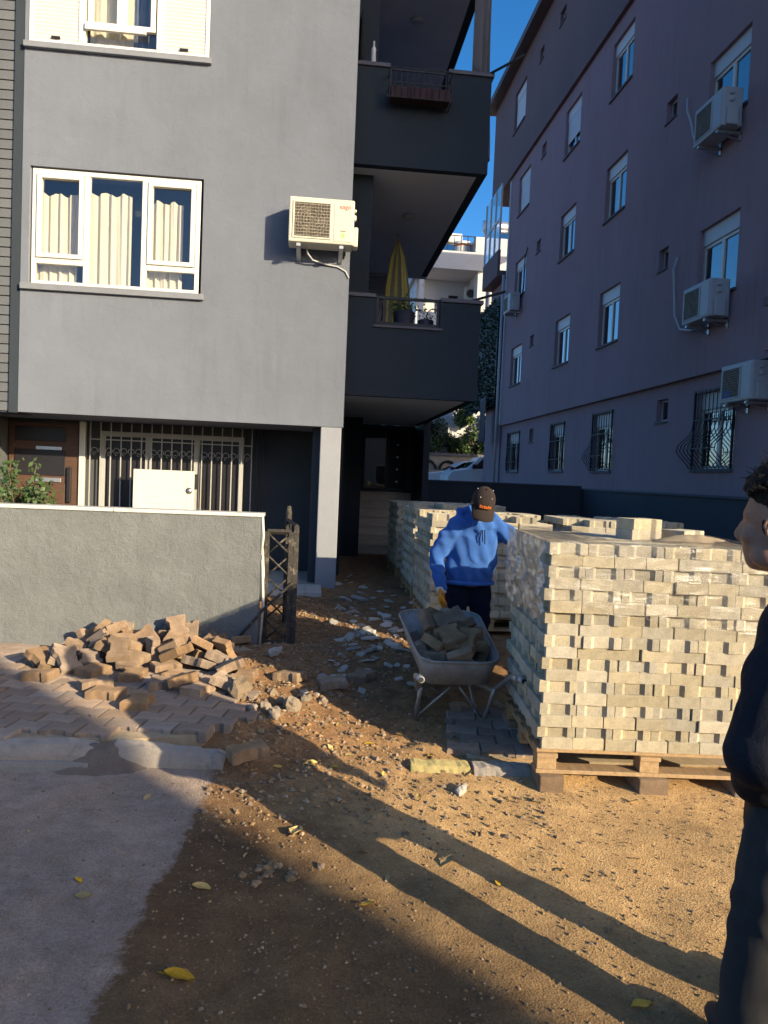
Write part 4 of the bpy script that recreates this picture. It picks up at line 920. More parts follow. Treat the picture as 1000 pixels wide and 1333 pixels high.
# stretch film round the top of the near stack
random.seed(4)
fm = MB(); W_, D_ = 1.2, 1.005
def film_pt(s, v):
    # s runs: back-left -> front-left -> front-right -> back-right ; v 0 top .. 1 lower edge
    per = D_+W_+D_; q = s*per; off = .016
    if q < D_: x, y, nx, ny = -off, D_-q, -1, 0
    elif q < D_+W_: x, y, nx, ny = q-D_, -off, 0, -1
    else: x, y, nx, ny = W_+off, q-D_-W_, 1, 0
    if q < D_: low = .84+.05*fbm(q*3, 1, 1.2)+.06*(q/D_)
    elif q < D_+W_: low = .98-.14*((q-D_)/W_)+.03*fbm(q*5, 2, 1)
    else: low = .62+.06*fbm(q*4, 5, 1)
    z = 1.312-(1.312-low)*v
    left = 1 if q < D_ else max(0, 1-(q-D_)/.12)
    right = 1 if q > D_+W_ else max(0, (q-D_-W_+.1)/.1)
    a = .004+.009*left+.010*right
    r_ = a*(.6*fbm(q*3+z*2, z*3-q*2, 1.6, 3)+1.1*(1-abs(fbm(q*6+z*6, z*6-q*4, 1.0, 3))*2.2)+.7*fbm(q*14-z*9, z*12, 1, 2))
    k = max(0, r_+a*.6)+.004
    return DM @ Vector((x+nx*k, y+ny*k, z+.004*fbm(q*6, 3)))
fm.grid(film_pt, 260, 44)
def film_top(u, v):
    p = Vector((-.015+u*(W_+.03), -.015+v*(D_+.02), 1.312)); 
    edge_ = min(u, 1-u, v)*W_; return DM @ (p+Vector((0, 0, .006+.010*abs(fbm(u*9, v*9, 1, 4))*min(1, edge_/.05))))
b = fm; n0 = len(b.v)
def strip(u0, u1, v0, v1, nu, nv): fm.grid(lambda u, v: film_top(u0+u*(u1-u0), v0+v*(v1-v0)), nu, nv)
strip(0, .30, 0, 1, 24, 60); strip(.30, 1, 0, .16, 60, 10); strip(.82, 1, .16, 1, 16, 50)
o = fm.build('stretch_film', 'film', None, True); tag(o, 'crumpled clear plastic film wrapped around the top of the paver stack', 'plastic film')

# ------------------------------------------------------------------ pile of lifted old pavers, load in the barrow
PILE = [(-1.245,5.935,.150,0,0,-2.96), (-1.294,5.934,.210,0,0,-3.06), (-1.068,5.845,.182,.43,0,.94), (-1.004,6.196,.150,0,3.14,-.12), (-1.008,5.730,.194,.05,-.45,2.40), (-.794,5.721,.187,-.53,0,-.99), (-1.324,5.676,.150,0,0,1.22), (-1.005,6.058,.191,-.12,.34,-2.04), (-1.533,6.005,.150,3.14,0,-.48), (-1.536,5.770,.150,0,3.14,-1.34), (-1.004,5.499,.150,0,0,-2.69), (-1.337,5.983,.270,0,0,-2.76), (-.527,5.373,.195,.14,2.76,.24), (-1.785,5.723,.185,3.14,.38,.41), (-.523,5.998,.150,3.14,0,-1.11), (-1.318,6.099,.188,-.54,3.14,.21), (-1.234,5.491,.190,.13,-.32,1.15), (-1.149,6.183,.203,-1.57,0,1.53), (-1.932,5.637,.150,0,3.14,-.90), (-1.509,5.933,.210,0,-3.14,-1.09), (-.993,5.933,.245,-.26,-.36,3.14), (-1.244,5.846,.277,-.80,.47,-2.64), (-.600,5.717,.222,0,1.08,.79), (-.552,6.142,.192,0,-.47,-1.10), (-1.726,6.170,.206,-1.03,0,-2.06), (-.935,5.539,.245,.48,0,-2.05), (-.505,4.985,.186,0,-.40,2.90), (-.768,5.503,.180,-.40,0,-.64), (-1.491,6.212,.221,0,2.12,1.57), (-1.862,5.485,.194,0,-2.64,-.55), (-.859,5.234,.150,0,0,2.61), (-.983,6.251,.262,1.57,0,.09), (-.812,5.027,.188,2.93,-.23,.31), (-1.177,5.253,.150,0,3.14,1.54), (-.684,4.938,.150,3.14,0,1.12), (-1.245,4.817,.150,0,0,-.22), (-.967,5.635,.284,.48,.05,-1.96), (-1.835,5.993,.150,0,-3.14,.98), (-1.498,6.081,.283,.35,-.59,-1.36), (-.414,5.277,.150,0,0,-1.68), (-.738,6.050,.199,-2.36,0,-2.15), (-1.551,5.567,.181,-.02,-2.83,-1.30), (-.772,5.695,.268,-.47,-.40,-1.46), (-1.136,5.674,.220,-.55,1.57,0), (-.678,5.879,.220,.47,-2.71,.77), (-1.432,5.642,.246,0,.40,-.12), (-1.720,5.839,.210,-.49,-.28,-1.64), (-1.630,6.083,.252,-.65,2.14,-.85), (-1.736,5.503,.209,2.75,.34,-1.39), (-.815,6.185,.196,2.44,0,1.54), (-1.472,5.343,.155,.06,0,1.06), (-1.335,5.696,.273,.14,-2.77,-.49), (-1.340,5.500,.274,.08,.52,-1.37), (-1.573,5.833,.262,-2.49,.08,-1.20), (-1.667,5.393,.213,0,-2.34,-.83), (-.612,5.570,.197,-.20,.34,-.35), (-1.008,4.647,.150,0,0,-1.66), (-1.038,6.131,.315,.19,.66,-1.17)]
LOAD = [(.896,4.979,.295,.02,.03,-1.12), (1.020,4.724,.285,-.04,-.01,2.94), (1.075,5.090,.318,-.19,-.08,3.08), (.761,4.727,.383,-1.09,.63,-1.29), (.965,4.921,.352,-.04,0,3.02), (.935,4.722,.352,.13,-.01,.30), (1.154,5.122,.453,-1.46,1.78,-1.25), (.774,5.096,.389,-2.05,.39,1.28), (.998,4.556,.409,-.58,.88,.87), (.855,4.905,.420,-3.01,.13,-.89), (1.174,4.838,.375,-1.17,.31,1.71), (.888,5.118,.409,-.07,-.55,3.11), (.999,5.081,.427,.31,.29,.78)]
for k, (x, y, z, a, c, d) in enumerate(PILE):
    o = link('paver', PM_OLDS[k % 4], None, (x, y, z-.0), (a, c, d)); tag(o, 'weathered brown paver in the heap against the low plastered wall', 'paver', 'old pavers heaped by the wall')
LOAD = [(x, y, z+.05, a, c, d) for x, y, z, a, c, d in LOAD]
LOAD += [(1.94-x, 9.82-y, z+.105, -a, -c, d+1) for x, y, z, a, c, d in LOAD if z > .36 and abs(x-.97) < .16]
LOAD = [(cx0+(x-.97)*.9, y, z, a, c, d) for cx0 in (.97,) for x, y, z, a, c, d in LOAD]
LOAD += [(.86, 4.97, .62, .75, .35, .6), (1.03, 5.12, .60, -.2, 1.15, .3), (1.07, 4.72, .535, .1, -.06, .15), (.86, 4.74, .51, .35, .55, .9), (.97, 4.92, .655, .5, -.3, .2), (1.08, 4.95, .60, -.5, .4, 1.2)]
for k, (x, y, z, a, c, d) in enumerate(LOAD):
    o = link('paver', PM_OLDS[k % 4], None, (x, y, z), (a, c, d)); tag(o, 'dirty old paver loaded in the wheelbarrow tray', 'paver', 'pavers loaded in the wheelbarrow')
def gp(px, py, z=None):
    p = at(px, py, 2, 0 if z is None else z)
    if z is None:
        for _ in range(4): p = at(px, py, 2, gz(p.x, p.y))
    return p
for k, (px, py, r, zz, lab) in enumerate(((322, 985, .35, .10, 'single paver lying alone at the edge of the broken pavement'), (52, 884, -.2, .128, 'lone paver with a red patch lying left of the heap'), (124, 896, .5, .128, 'paver lying flat before the left end of the heap'), (215, 895, .1, .128, 'paver lying flat before the middle of the heap'),
        (432, 893, .2, None, 'brown brick lying in the dirt path near the barrow'), (470, 885, 1.0, None, 'pale paver tilted among the rubble on the path'), (378, 885, -.5, None, 'dusty paver half buried between the heap and the gate'))):
    p = gp(px, py, zz); o = link('paver', PM_OLDS[k % 4], None, p+Vector((0, 0, .028)), (random.uniform(-.12, .12), random.uniform(-.12, .12), r)); tag(o, lab, 'paver')

# ------------------------------------------------------------------ wheelbarrow
WB_ = thing('wheelbarrow', 'mud-crusted metal wheelbarrow loaded with old pavers between the worker and the stack', 'wheelbarrow', (.97, 4.9, gz(.97, 4.9))); O = WB_.location; cx = .97
def ring(y0, y1, h0, h1, z0, z1, rc, n=6):
    pts = []
    for (x, y, z, sx, sy) in ((cx-h0, y0, z0, 1, 1), (cx+h0, y0, z0, -1, 1), (cx+h1, y1, z1, -1, -1), (cx-h1, y1, z1, 1, -1)):
        a0 = {(1, 1): math.pi, (-1, 1): 1.5*math.pi, (-1, -1): 0, (1, -1): .5*math.pi}[(sx, sy)]
        for k in range(n+1):
            a = a0+k/n*math.pi/2; pts.append(Vector((x+sx*rc+rc*math.cos(a), y+sy*rc+rc*math.sin(a), z)))
    for p in pts: p.z = z0+(z1-z0)*min(1, max(0, (p.y-y0)/(y1-y0)))
    return pts
rings = [ring(4.62, 5.15, .185, .18, .298, .318, .05), ring(4.57, 5.20, .205, .20, .31, .335, .07), ring(4.525, 5.31, .23, .25, .385, .46, .10), ring(4.475, 5.43, .26, .295, .475, .625, .13)]
b = MB(O); n = len(rings[0]); vs = [p for r_ in rings for p in r_]
b.add(vs, [tuple(range(n))]+[(k*n+i, k*n+(i+1) % n, (k+1)*n+(i+1) % n, (k+1)*n+i) for k in range(3) for i in range(n)])
tr = b.build('tray', 'tray_metal', WB_, True); so_ = tr.modifiers.new('solid', 'SOLIDIFY'); so_.thickness = .004; so_.offset = -1
b = MB(O); b.tube(rings[3]+[rings[3][0]], .009, 6, False); b.build('rim', 'tray_metal', WB_, True)
for sx in (-1, 1):
    b = MB(O); b.tube([(cx+sx*.30, 4.22, .44), (cx+sx*.295, 4.40, .41), (cx+sx*.24, 4.62, .262), (cx+sx*.16, 5.0, .235), (cx+sx*.10, 5.45, .22), (cx+sx*.06, 5.76, .20)], .017, 10, True); h = b.build('handle', 'galv', WB_, True)
    b = MB(O); b.tube([(cx+sx*.30, 4.16, .452), (cx+sx*.30, 4.27, .437)], .021, 12); b.tube([(cx+sx*.30, 4.155, .453), (cx+sx*.30, 4.159, .452)], .013, 12); b.build('grip', 'galv', h, True); b = MB(O); b.tube([(cx+sx*.30, 4.1535, .4532), (cx+sx*.30, 4.156, .4528)], .0135, 12); b.build('grip_hole', 'black_plastic', h)
    b = MB(O); b.tube([(cx+sx*.235, 4.56, .29), (cx+sx*.235, 4.70, .12), (cx+sx*.22, 4.78, .0+gz(1, 4.8)), (cx+sx*.20, 4.86, .02+gz(1, 4.8)), (cx+sx*.17, 5.02, .24)], .013, 8); b.build('leg', 'galv', WB_, True)
    b = MB(O); b.tube([(cx+sx*.22, 4.78, .03), (cx+sx*.03, 4.66, .27)], .008, 6); b.build('brace', 'galv', WB_, True)
zw = .18+gz(.97, 5.76); b = MB(O)
def torus(mb, c, R_, r_, n=24, m=8):
    vs = [Vector(c)+Vector((r_*math.sin(j*6.2832/m), (R_+r_*math.cos(j*6.2832/m))*math.cos(i*6.2832/n), (R_+r_*math.cos(j*6.2832/m))*math.sin(i*6.2832/n))) for i in range(n) for j in range(m)]
    mb.add(vs, [(i*m+j, ((i+1) % n)*m+j, ((i+1) % n)*m+(j+1) % m, i*m+(j+1) % m) for i in range(n) for j in range(m)])
torus(b, (cx, 5.76, zw), .14, .04); wh = b.build('wheel', 'tyre', WB_, True); b = MB(O); b.tube([(cx-.03, 5.76, zw), (cx+.03, 5.76, zw)], .115, 16); b.build('rim', 'galv', wh, True); b = MB(O); b.tube([(cx-.1, 5.76, zw), (cx+.1, 5.76, zw)], .012, 8); b.build('axle', 'galv', wh, True)

# ------------------------------------------------------------------ people
def limb(mb, pts, rad, n=14): mb.tube(pts, rad, n); [mb.ell(p, (r if not isinstance(r, tuple) else max(r)*.97,)*3, None, 12, 8) for p, r in zip(pts, rad)]
def folds(co, amp, f, dirv, seed=0):
    d = np.array(dirv)/np.linalg.norm(dirv); s = co @ d
    q = np.array([mn.noise(Vector((c[0]*5+seed, c[1]*5, c[2]*5))) for c in co]); q2 = np.array([mn.noise(Vector((c[0]*13+seed, c[1]*13, c[2]*9))) for c in co])
    return amp*(np.sin(s*f+q*6)*.5*(q > -.25)+.8*q2+.5*q)
def hand(mb, wrist, d, palm_n, thumb_side, size=1.0, curl=.5, fat=1.0):
    """palm + five separate bent fingers; d = pointing direction, palm_n = palm normal, thumb_side = side the thumb leaves"""
    d = Vector(d).normalized(); pn = Vector(palm_n); pn = (pn-d*pn.dot(d)).normalized(); s = Vector(thumb_side); s = (s-d*s.dot(d)-pn*s.dot(pn)).normalized(); w_ = Vector(wrist)
    mb.tube([w_-d*.03, w_+d*.02, w_+d*.06*size, w_+d*.095*size], [(.024*fat, .03*fat), (.022*fat, .036*fat), (.02*fat, .044*fat), (.016*fat, .042*fat)], 12, True, pn)
    for k, (o_, L) in enumerate(((.030, .072), (.010, .080), (-.011, .074), (-.031, .058))):
        p = w_+d*.088*size+s*o_*size; q = p; pts = [p]; a = .15+.1*k*0
        for j in range(3):
            a += curl*(.5+.25*j); q = q+(d*math.cos(a)+pn*math.sin(a))*L*size*(.45, .32, .23)[j]; pts.append(q)
        mb.tube(pts, [.0105*fat, .010*fat, .0092*fat, .0075*fat], 8); mb.ell(pts[-1], (.0078*fat,)*3, None, 8, 6)
    p = w_+d*.03*size+s*.03*size; pts = [p, p+(d*.6+s*.75+pn*.25).normalized()*.035*size, p+(d*.6+s*.75+pn*.25).normalized()*.035*size+(d*.85+s*.25+pn*.5).normalized()*.032*size, p+(d*.6+s*.75+pn*.25).normalized()*.035*size+(d*.85+s*.25+pn*.5).normalized()*.032*size+(d*.8+pn*.6).normalized()*.022*size]
    mb.tube(pts, [.0135*fat, .012*fat, .011*fat, .009*fat], 8); mb.ell(pts[-1], (.009*fat,)*3, None, 8, 6)
def head(mb, c, fwd, up, s=1.0):
    """skull, jaw, nose, lips, brow, ears, neck root in the head's own frame"""
    f = Vector(fwd).normalized(); u = Vector(up); u = (u-f*u.dot(f)).normalized(); r_ = f.cross(u); c = Vector(c)
    M = Matrix((r_, f, u)).transposed().to_4x4()
    P = lambda x, y, z: c+M @ Vector((x*s, y*s, z*s))
    E_ = lambda x, y, z, rx, ry, rz: mb.ell(P(x, y, z), (rx*s, ry*s, rz*s), M, 16, 12)
    E_(0, -.012, .03, .076, .096, .092); E_(0, .02, -.035, .062, .075, .085); E_(0, .055, -.085, .036, .034, .032); E_(0, .05, .028, .055, .04, .03)
    for k in (-1, 1): E_(k*.035, .062, -.025, .026, .026, .026); E_(k*.078, -.012, -.01, .010, .022, .034); E_(k*.05, .02, -.075, .022, .04, .03)
    mb.tube([P(0, .083, .018), P(0, .100, -.012), P(0, .107, -.028)], [.009*s, .012*s, .014*s], 8); E_(0, .098, -.032, .017, .014, .010)
    E_(0, .082, -.062, .024, .012, .006); E_(0, .080, -.073, .021, .012, .007)
    return P, M
def eyes(parent, P, s=1.0, off=(0, 0, 0)):
    for k in (-1, 1):
        b = MB(off); b.ell(P(k*.031, .062, -.002), (.011*s,)*3, None, 10, 8); e_ = b.build('eye', 'lamp_white', parent, True); b = MB(off); b.ell(P(k*.031, .069, -.002), (.0055*s,)*3, None, 8, 6); b.build('iris', 'black_plastic', e_, True)
# --- worker in the blue hoodie
gw = gz(1.34, 6.1)
WK = thing('person', 'worker in blue hoodie, dark cap and orange gloves bending over the wheelbarrow', 'person', (1.253, 5.70, gz(1.25, 5.7))); WK.scale = (.935,)*3
gw = .0; O = Vector((1.34, 6.1, gw))
hipL, hipR = Vector((1.245, 6.12, .85)), Vector((1.435, 6.12, .85)); kneeL, kneeR = Vector((1.24, 6.04, .50)), Vector((1.45, 6.06, .50)); ankL, ankR = Vector((1.235, 6.16, gw+.09)), Vector((1.455, 6.18, gw+.09))
shA, elA, wrA = Vector((1.175, 6.0, 1.285)), Vector((1.045, 6.04, 1.01)), Vector((1.085, 5.93, .775))
shB, elB, wrB = Vector((1.555, 6.0, 1.29)), Vector((1.70, 5.93, 1.17)), Vector((1.80, 5.70, 1.14))
hc = Vector((1.375, 5.86, 1.475)); hf, hu = Vector((-.10, -.80, -.62)), Vector((.06, -.60, .80))
body = MB(O)
P, HM = head(body, hc, hf, hu, 1.03)
body.tube([(1.36, 6.02, 1.27), (1.37, 5.95, 1.38), hc], [.06, .056, .05], 12)
body.tube([(1.34, 6.12, .80), (1.345, 6.08, 1.0), (1.355, 6.03, 1.2), (1.36, 6.01, 1.3)], [(.11, .15), (.105, .14), (.11, .16), (.07, .12)], 16, True, (0, 1, 0))
limb(body, [shA, elA, wrA], [.045, .038, .028]); limb(body, [shB, elB, wrB], [.045, .038, .028])
limb(body, [hipL, kneeL, ankL], [.07, .05, .036]); limb(body, [hipR, kneeR, ankR], [.07, .05, .036])
hand(body, wrA, (.06, -.12, -1), (.9, -.3, 0), (0, -1, 0), 1.0, .45); hand(body, wrB, (.5, -.85, -.1), (0, 0, -1), (-.8, -.4, 0), 1.0, .4)
link('body', clean_mesh(body, .008, 5, 'skin'), WK); eyes(WK, P, 1.03, O)
hd = MB(O)
hd.tube([(1.345, 6.10, .815), (1.345, 6.10, .85), (1.35, 6.08, .95), (1.355, 6.05, 1.1), (1.36, 6.02, 1.22), (1.365, 6.0, 1.31), (1.37, 5.985, 1.36)], [(.125, .185), (.14, .20), (.145, .205), (.145, .21), (.135, .215), (.105, .18), (.07, .10)], 24, True, (0, 1, 0))
limb(hd, [shA+Vector((.03, 0, -.01)), (shA+elA)/2, elA, (elA+wrA)/2, wrA+Vector((0, 0, .01))], [.088, .078, .066, .060, .048]); limb(hd, [shB+Vector((-.03, 0, -.01)), (shB+elB)/2, elB, (elB+wrB)/2, wrB], [.088, .078, .066, .058, .046])
hd.tube([(1.20, 6.0, 1.335), (1.25, 6.07, 1.40), (1.37, 6.10, 1.425), (1.48, 6.07, 1.40), (1.53, 6.0, 1.34), (1.46, 5.93, 1.305), (1.37, 5.90, 1.285), (1.28, 5.93, 1.305), (1.20, 6.0, 1.335)], .043, 10)
hme = clean_mesh(hd, .011, 7, 'hoodie', lambda co: folds(co, .009, 60, (.5, .1, .9), 2)+.006*np.sin(co[:, 0]*62+co[:, 2]*20))
ho = link('hoodie', hme, WK)
b = MB(O); b.tube([(1.345+.20*math.cos(a), 6.10+.135*math.sin(a), .815) for a in np.linspace(0, 6.2832, 33)], .018, 8, False); b.build('hem_band', 'hoodie', ho, True)
for dx in (.012, .03):
    b = MB(O); b.tube([(1.37+dx, 5.852, 1.27), (1.374+dx, 5.853, 1.22), (1.378+dx, 5.858, 1.185-dx)], .0045, 6); b.build('drawstring', 'trousers_navy', ho, True)
tr_ = MB(O); limb(tr_, [hipL, (hipL+kneeL)/2, kneeL, (kneeL+ankL)/2, ankL], [.105, .098, .082, .078, .075]); limb(tr_, [hipR, (hipR+kneeR)/2, kneeR, (kneeR+ankR)/2, ankR], [.105, .098, .082, .078, .075]); tr_.ell((1.34, 6.12, .86), (.185, .125, .10))
link('trousers', clean_mesh(tr_, .012, 6, 'trousers_navy', lambda co: folds(co, .008, 55, (.2, .3, 1), 5)), WK)
for a_ in (ankL, ankR):
    b = MB(O); b.ell((a_.x, a_.y-.07, gw+.045), (.05, .135, .05)); b.ell((a_.x, a_.y, gw+.08), (.045, .055, .07)); link('shoe', clean_mesh(b, .01, 4, 'shoe'), WK)
gl_ = MB(O); hand(gl_, wrA+Vector((0, 0, -.01)), (.06, -.12, -1), (.9, -.3, 0), (0, -1, 0), 1.12, .38, 1.4); go_ = link('glove', clean_mesh(gl_, .0055, 3, 'glove'), WK)
b = MB(O); b.tube([wrA+Vector((0, 0, .015)), wrA+Vector((.003, -.006, -.035))], [.042, .04], 14); b.build('cuff', 'cuff', go_, True)
gl_ = MB(O); hand(gl_, wrB, (.5, -.85, -.1), (0, 0, -1), (-.8, -.4, 0), 1.12, .35, 1.4); link('glove', clean_mesh(gl_, .0055, 3, 'glove'), WK)
# cap
cp_ = MB(O); vs = []; n = 24
for i in range(9):
    ph = math.pi/2*i/8
    for j in range(n):
        a = 6.2832*j/n; vs.append(P(.093*math.sin(ph)*math.cos(a), -.008+.113*math.sin(ph)*math.sin(a), .028+.115*math.cos(ph)))
cp_.add(vs, [(i*n+j, (i+1)*n+j, (i+1)*n+(j+1) % n, i*n+(j+1) % n) for i in range(8) for j in range(n)])
cap_o = cp_.build('cap', 'cap', WK, True); s_ = cap_o.modifiers.new('solid', 'SOLIDIFY'); s_.thickness = .006
b = MB(O); b.grid(lambda u, v: P((u-.5)*.185*(1-.18*v*v), .07+.14*v*(1-(2*u-1)**2*.35)-.055*(2*u-1)**2*(1-v), .034-.030*(2*u-1)**2-.03*v), 20, 8); vz = b.build('visor', 'cap', cap_o, True); s_ = vz.modifiers.new('solid', 'SOLIDIFY'); s_.thickness = .005
bm = MB(O)
for k in range(6):
    x0 = -.046+k*.0155; h = .018+.006*(k % 2)
    q = [P(x, .1075-.35*abs(x)**1.3+y, z) for y in (0, .006) for x, z in ((x0, .048), (x0+.012, .048), (x0+.012, .048+h), (x0, .048+h))]
    bm.add(q, [(0, 1, 2, 3), (7, 6, 5, 4), (0, 4, 5, 1), (1, 5, 6, 2), (2, 6, 7, 3), (3, 7, 4, 0)])
bm.build('cap_emblem', 'orange', cap_o)
for x, y in ((-.045, .055), (.045, .055), (-.06, -.05), (.06, -.05)):
    b = MB(O); b.ell(P(x, y, .028+.115*math.sqrt(max(0, 1-(x/.093)**2-((y+.008)/.113)**2))+.003), (.005,)*3, None, 8, 6); b.build('eyelet', 'metal_white', cap_o, True)
b = MB(O); b.ell(P(0, -.008, .146), (.008,)*3, None, 8, 6); b.build('cap_button', 'cap', cap_o, True)

# --- onlooker in the dark jacket at the right edge, seen from behind
MN = thing('person', 'man in dark jacket and faded black jeans looking towards the wrapped stack', 'person', (1.475, 1.955, 0)); O = Vector((1.5, 2.22, 0))
hc = at(1018, 684, 1, 1.955)+Vector((.025, .265, 0)); hf, hu = Vector((-.62, .78, -.06)), Vector((-.05, .03, 1)); tx = Vector((1.53, 2.22, 0))
body = MB(O); P, HM = head(body, hc, hf, hu, 1.12)
body.tube([(1.50, 2.2, 1.30), (1.48, 2.2, 1.40), hc+Vector((.02, -.02, -.03))], [.075, .068, .06], 12)
shA, elA, wrA = Vector((1.335, 2.13, 1.27)), Vector((1.225, 2.06, .92)), Vector((1.36, 2.24, .74))
shB, elB, wrB = Vector((1.72, 2.33, 1.28)), Vector((1.80, 2.32, .95)), Vector((1.76, 2.45, .74))
hipL, kneeL, ankL = Vector((1.42, 2.18, .84)), Vector((1.325, 2.15, .47)), Vector((1.285, 2.14, .09)); hipR, kneeR, ankR = Vector((1.60, 2.26, .84)), Vector((1.60, 2.30, .47)), Vector((1.57, 2.30, .09))
body.tube([(1.52, 2.22, .8), (1.52, 2.22, 1.05), (1.53, 2.22, 1.25), (1.52, 2.21, 1.33)], [(.12, .17), (.12, .16), (.115, .18), (.07, .12)], 16, True, (-.45, .9, 0))
limb(body, [shA, elA, wrA], [.05, .042, .03]); limb(body, [shB, elB, wrB], [.05, .042, .03]); limb(body, [hipL, kneeL, ankL], [.07, .052, .04]); limb(body, [hipR, kneeR, ankR], [.07, .052, .04])
hand(body, wrA, (.5, .4, -.75), (.8, .3, .2), (-.3, .8, 0), 1.0, .5); hand(body, wrB, (0, .2, -1), (-.8, .3, 0), (0, 1, 0), 1.0, .5)
link('body', clean_mesh(body, .009, 4, 'skin'), MN); eyes(MN, P, 1.12, O)
# ear detail
b = MB(O); es = -1 if (P(-.08, 0, 0).y < P(.08, 0, 0).y) else 1
ring_ = [P(es*(.090+.006*math.cos(a*2)), -.014+.020*math.cos(a)*(.8 if math.sin(a) < 0 else 1.1), -.008+.033*math.sin(a)) for a in np.linspace(-2.0, 2.9, 16)]
b.tube(ring_, .0065, 8); b.ell(P(es*.084, -.014, -.006), (.007, .020, .033), HM); b.ell(P(es*.088, -.006, -.036), (.009, .009, .011)); b.ell(P(es*.086, .004, -.008), (.006, .008, .012)); link('ear', clean_mesh(b, .0035, 4, 'skin'), MN)
hb = MB(O); rng = random.Random(5)
M3 = HM
hb.ell(P(0, -.026, .062), (.092, .106, .090), HM, 18, 12); hb.ell(P(0, -.062, .0), (.082, .07, .085), HM, 16, 10); hb.ell(P(0, .030, .105), (.065, .060, .042), HM)
for _ in range(150):
    a = rng.uniform(0, 6.28); e_ = rng.uniform(.15, 1.45); x, y, z = .086*math.cos(a)*math.cos(e_), -.02+.10*math.sin(a)*math.cos(e_), .065+.092*math.sin(e_)
    hb.ell(P(x, y, z), (rng.uniform(.010, .020),)*3, None, 6, 5)
hme = clean_mesh(hb, .006, 2, 'hair', lambda co: np.array([.006*mn.noise(Vector((c[0]*60, c[1]*60, c[2]*60))) for c in co])); hairo = link('hair', hme, MN)
st_ = MB(O)
for _ in range(420):
    a = rng.uniform(0, 6.28); e_ = rng.uniform(-.25, 1.5); d = Vector((math.cos(a)*math.cos(e_), math.sin(a)*math.cos(e_), math.sin(e_)))
    if d.y > .55 and d.z < .45: continue
    if abs(d.x) > .6 and d.z < .1 and d.y > -.35: continue
    p0 = Vector((.086*d.x, -.026+.102*d.y, .062+.09*d.z)); L = rng.uniform(.012, .035); t_ = Vector((rng.gauss(0, .5), rng.gauss(0, .5), rng.gauss(0, .5)))
    st_.tube([P(*p0), P(*(p0+(d+t_*.4)*L*.5)), P(*(p0+(d+t_*1.1)*L))], [.0022, .0018, .0006], 4)
st_.build('hair_tuft', 'hair', hairo)
b = MB(O)
b.ell(P(es*.064, .014, .006), (.008, .014, .034), HM); link('sideburn', clean_mesh(b, .004, 2, 'hair'), MN)
jk = MB(O); AX = (-.42, .9, 0)
jk.tube([(1.505, 2.22, .56), (1.51, 2.22, .62), (1.52, 2.22, .85), (1.52, 2.22, 1.08), (1.52, 2.22, 1.22), (1.51, 2.21, 1.33), (1.49, 2.205, 1.41)], [(.18, .205), (.185, .22), (.18, .22), (.165, .22), (.15, .215), (.10, .15), (.078, .088)], 26, True, AX)
limb(jk, [shA+Vector((.05, .03, 0)), shA+Vector((-.01, -.01, -.1)), (shA+elA)/2, elA, (elA+wrA)/2, wrA], [.10, .10, .098, .095, .088, .07]); limb(jk, [shB+Vector((-.05, -.03, 0)), (shB+elB)/2, elB, (elB+wrB)/2, wrB], [.098, .086, .08, .074, .062])
jo = link('jacket', clean_mesh(jk, .012, 6, 'jacket', lambda co: folds(co, .009, 42, (.6, .2, .7), 8)), MN)
b = MB(O); b.tube([(1.485+.088*math.cos(a), 2.205+.085*math.sin(a), 1.40+.012*math.sin(a)) for a in np.linspace(0, 6.2832, 25)], [(.045, .014)]*25, 8, False, (0, 0, 1)); b.build('collar', 'jacket', jo, True)
tr_ = MB(O); limb(tr_, [hipL, (hipL+kneeL)/2, kneeL, (kneeL+ankL)/2, ankL], [.112, .106, .096, .092, .088]); limb(tr_, [hipR, (hipR+kneeR)/2, kneeR, (kneeR+ankR)/2, ankR], [.112, .104, .088, .080, .074]); tr_.ell((1.51, 2.22, .86), (.18, .14, .10))
link('jeans', clean_mesh(tr_, .011, 6, 'jeans', lambda co: folds(co, .007, 50, (.2, .3, 1), 3)), MN)
for a_ in (ankL, ankR):
    b = MB(O); b.ell((a_.x+.01, a_.y+.07, .045), (.05, .135, .05), Matrix.Rotation(.1, 4, 'Z')); b.ell((a_.x, a_.y, .08), (.048, .058, .07)); link('shoe', clean_mesh(b, .01, 4, 'shoe'), MN)

# ------------------------------------------------------------------ rubble, stones, leaves, gravel
random.seed(31)
def shard_mesh(mt, n, th, sp=1.0):
    out = []; a = 0
    for i in range(n): out.append((math.cos(6.2832*i/n+random.uniform(-.3, .3))*random.uniform(.6, 1)*sp, math.sin(6.2832*i/n+random.uniform(-.3, .3))*random.uniform(.45, .9)))
    b = MB(); b.prism(out, 0, th, None, .1, th*.3); return b.mesh('shard', mt)
SH = [shard_mesh('plaster', random.randint(4, 7), random.uniform(.12, .3), random.uniform(.8, 1.5)) for _ in range(8)]
def rock_mesh(mt, seed, flat=.7):
    b = MB(); b.ell((0, 0, 0), (1, .85, flat), None, 9, 6); r_ = random.Random(seed)
    b.v = [tuple(Vector(v)*(1+.62*mn.noise(Vector(v)*1.7+Vector((seed*3.1, 0, 0))))) for v in b.v]; return b.mesh('rock', mt)
RK = [rock_mesh('stone', k) for k in range(5)]; RKP = [rock_mesh('plaster', k+9, .55) for k in range(3)]; RKG = [rock_mesh('gravel', k+19, .6) for k in range(3)]
cnt = 0
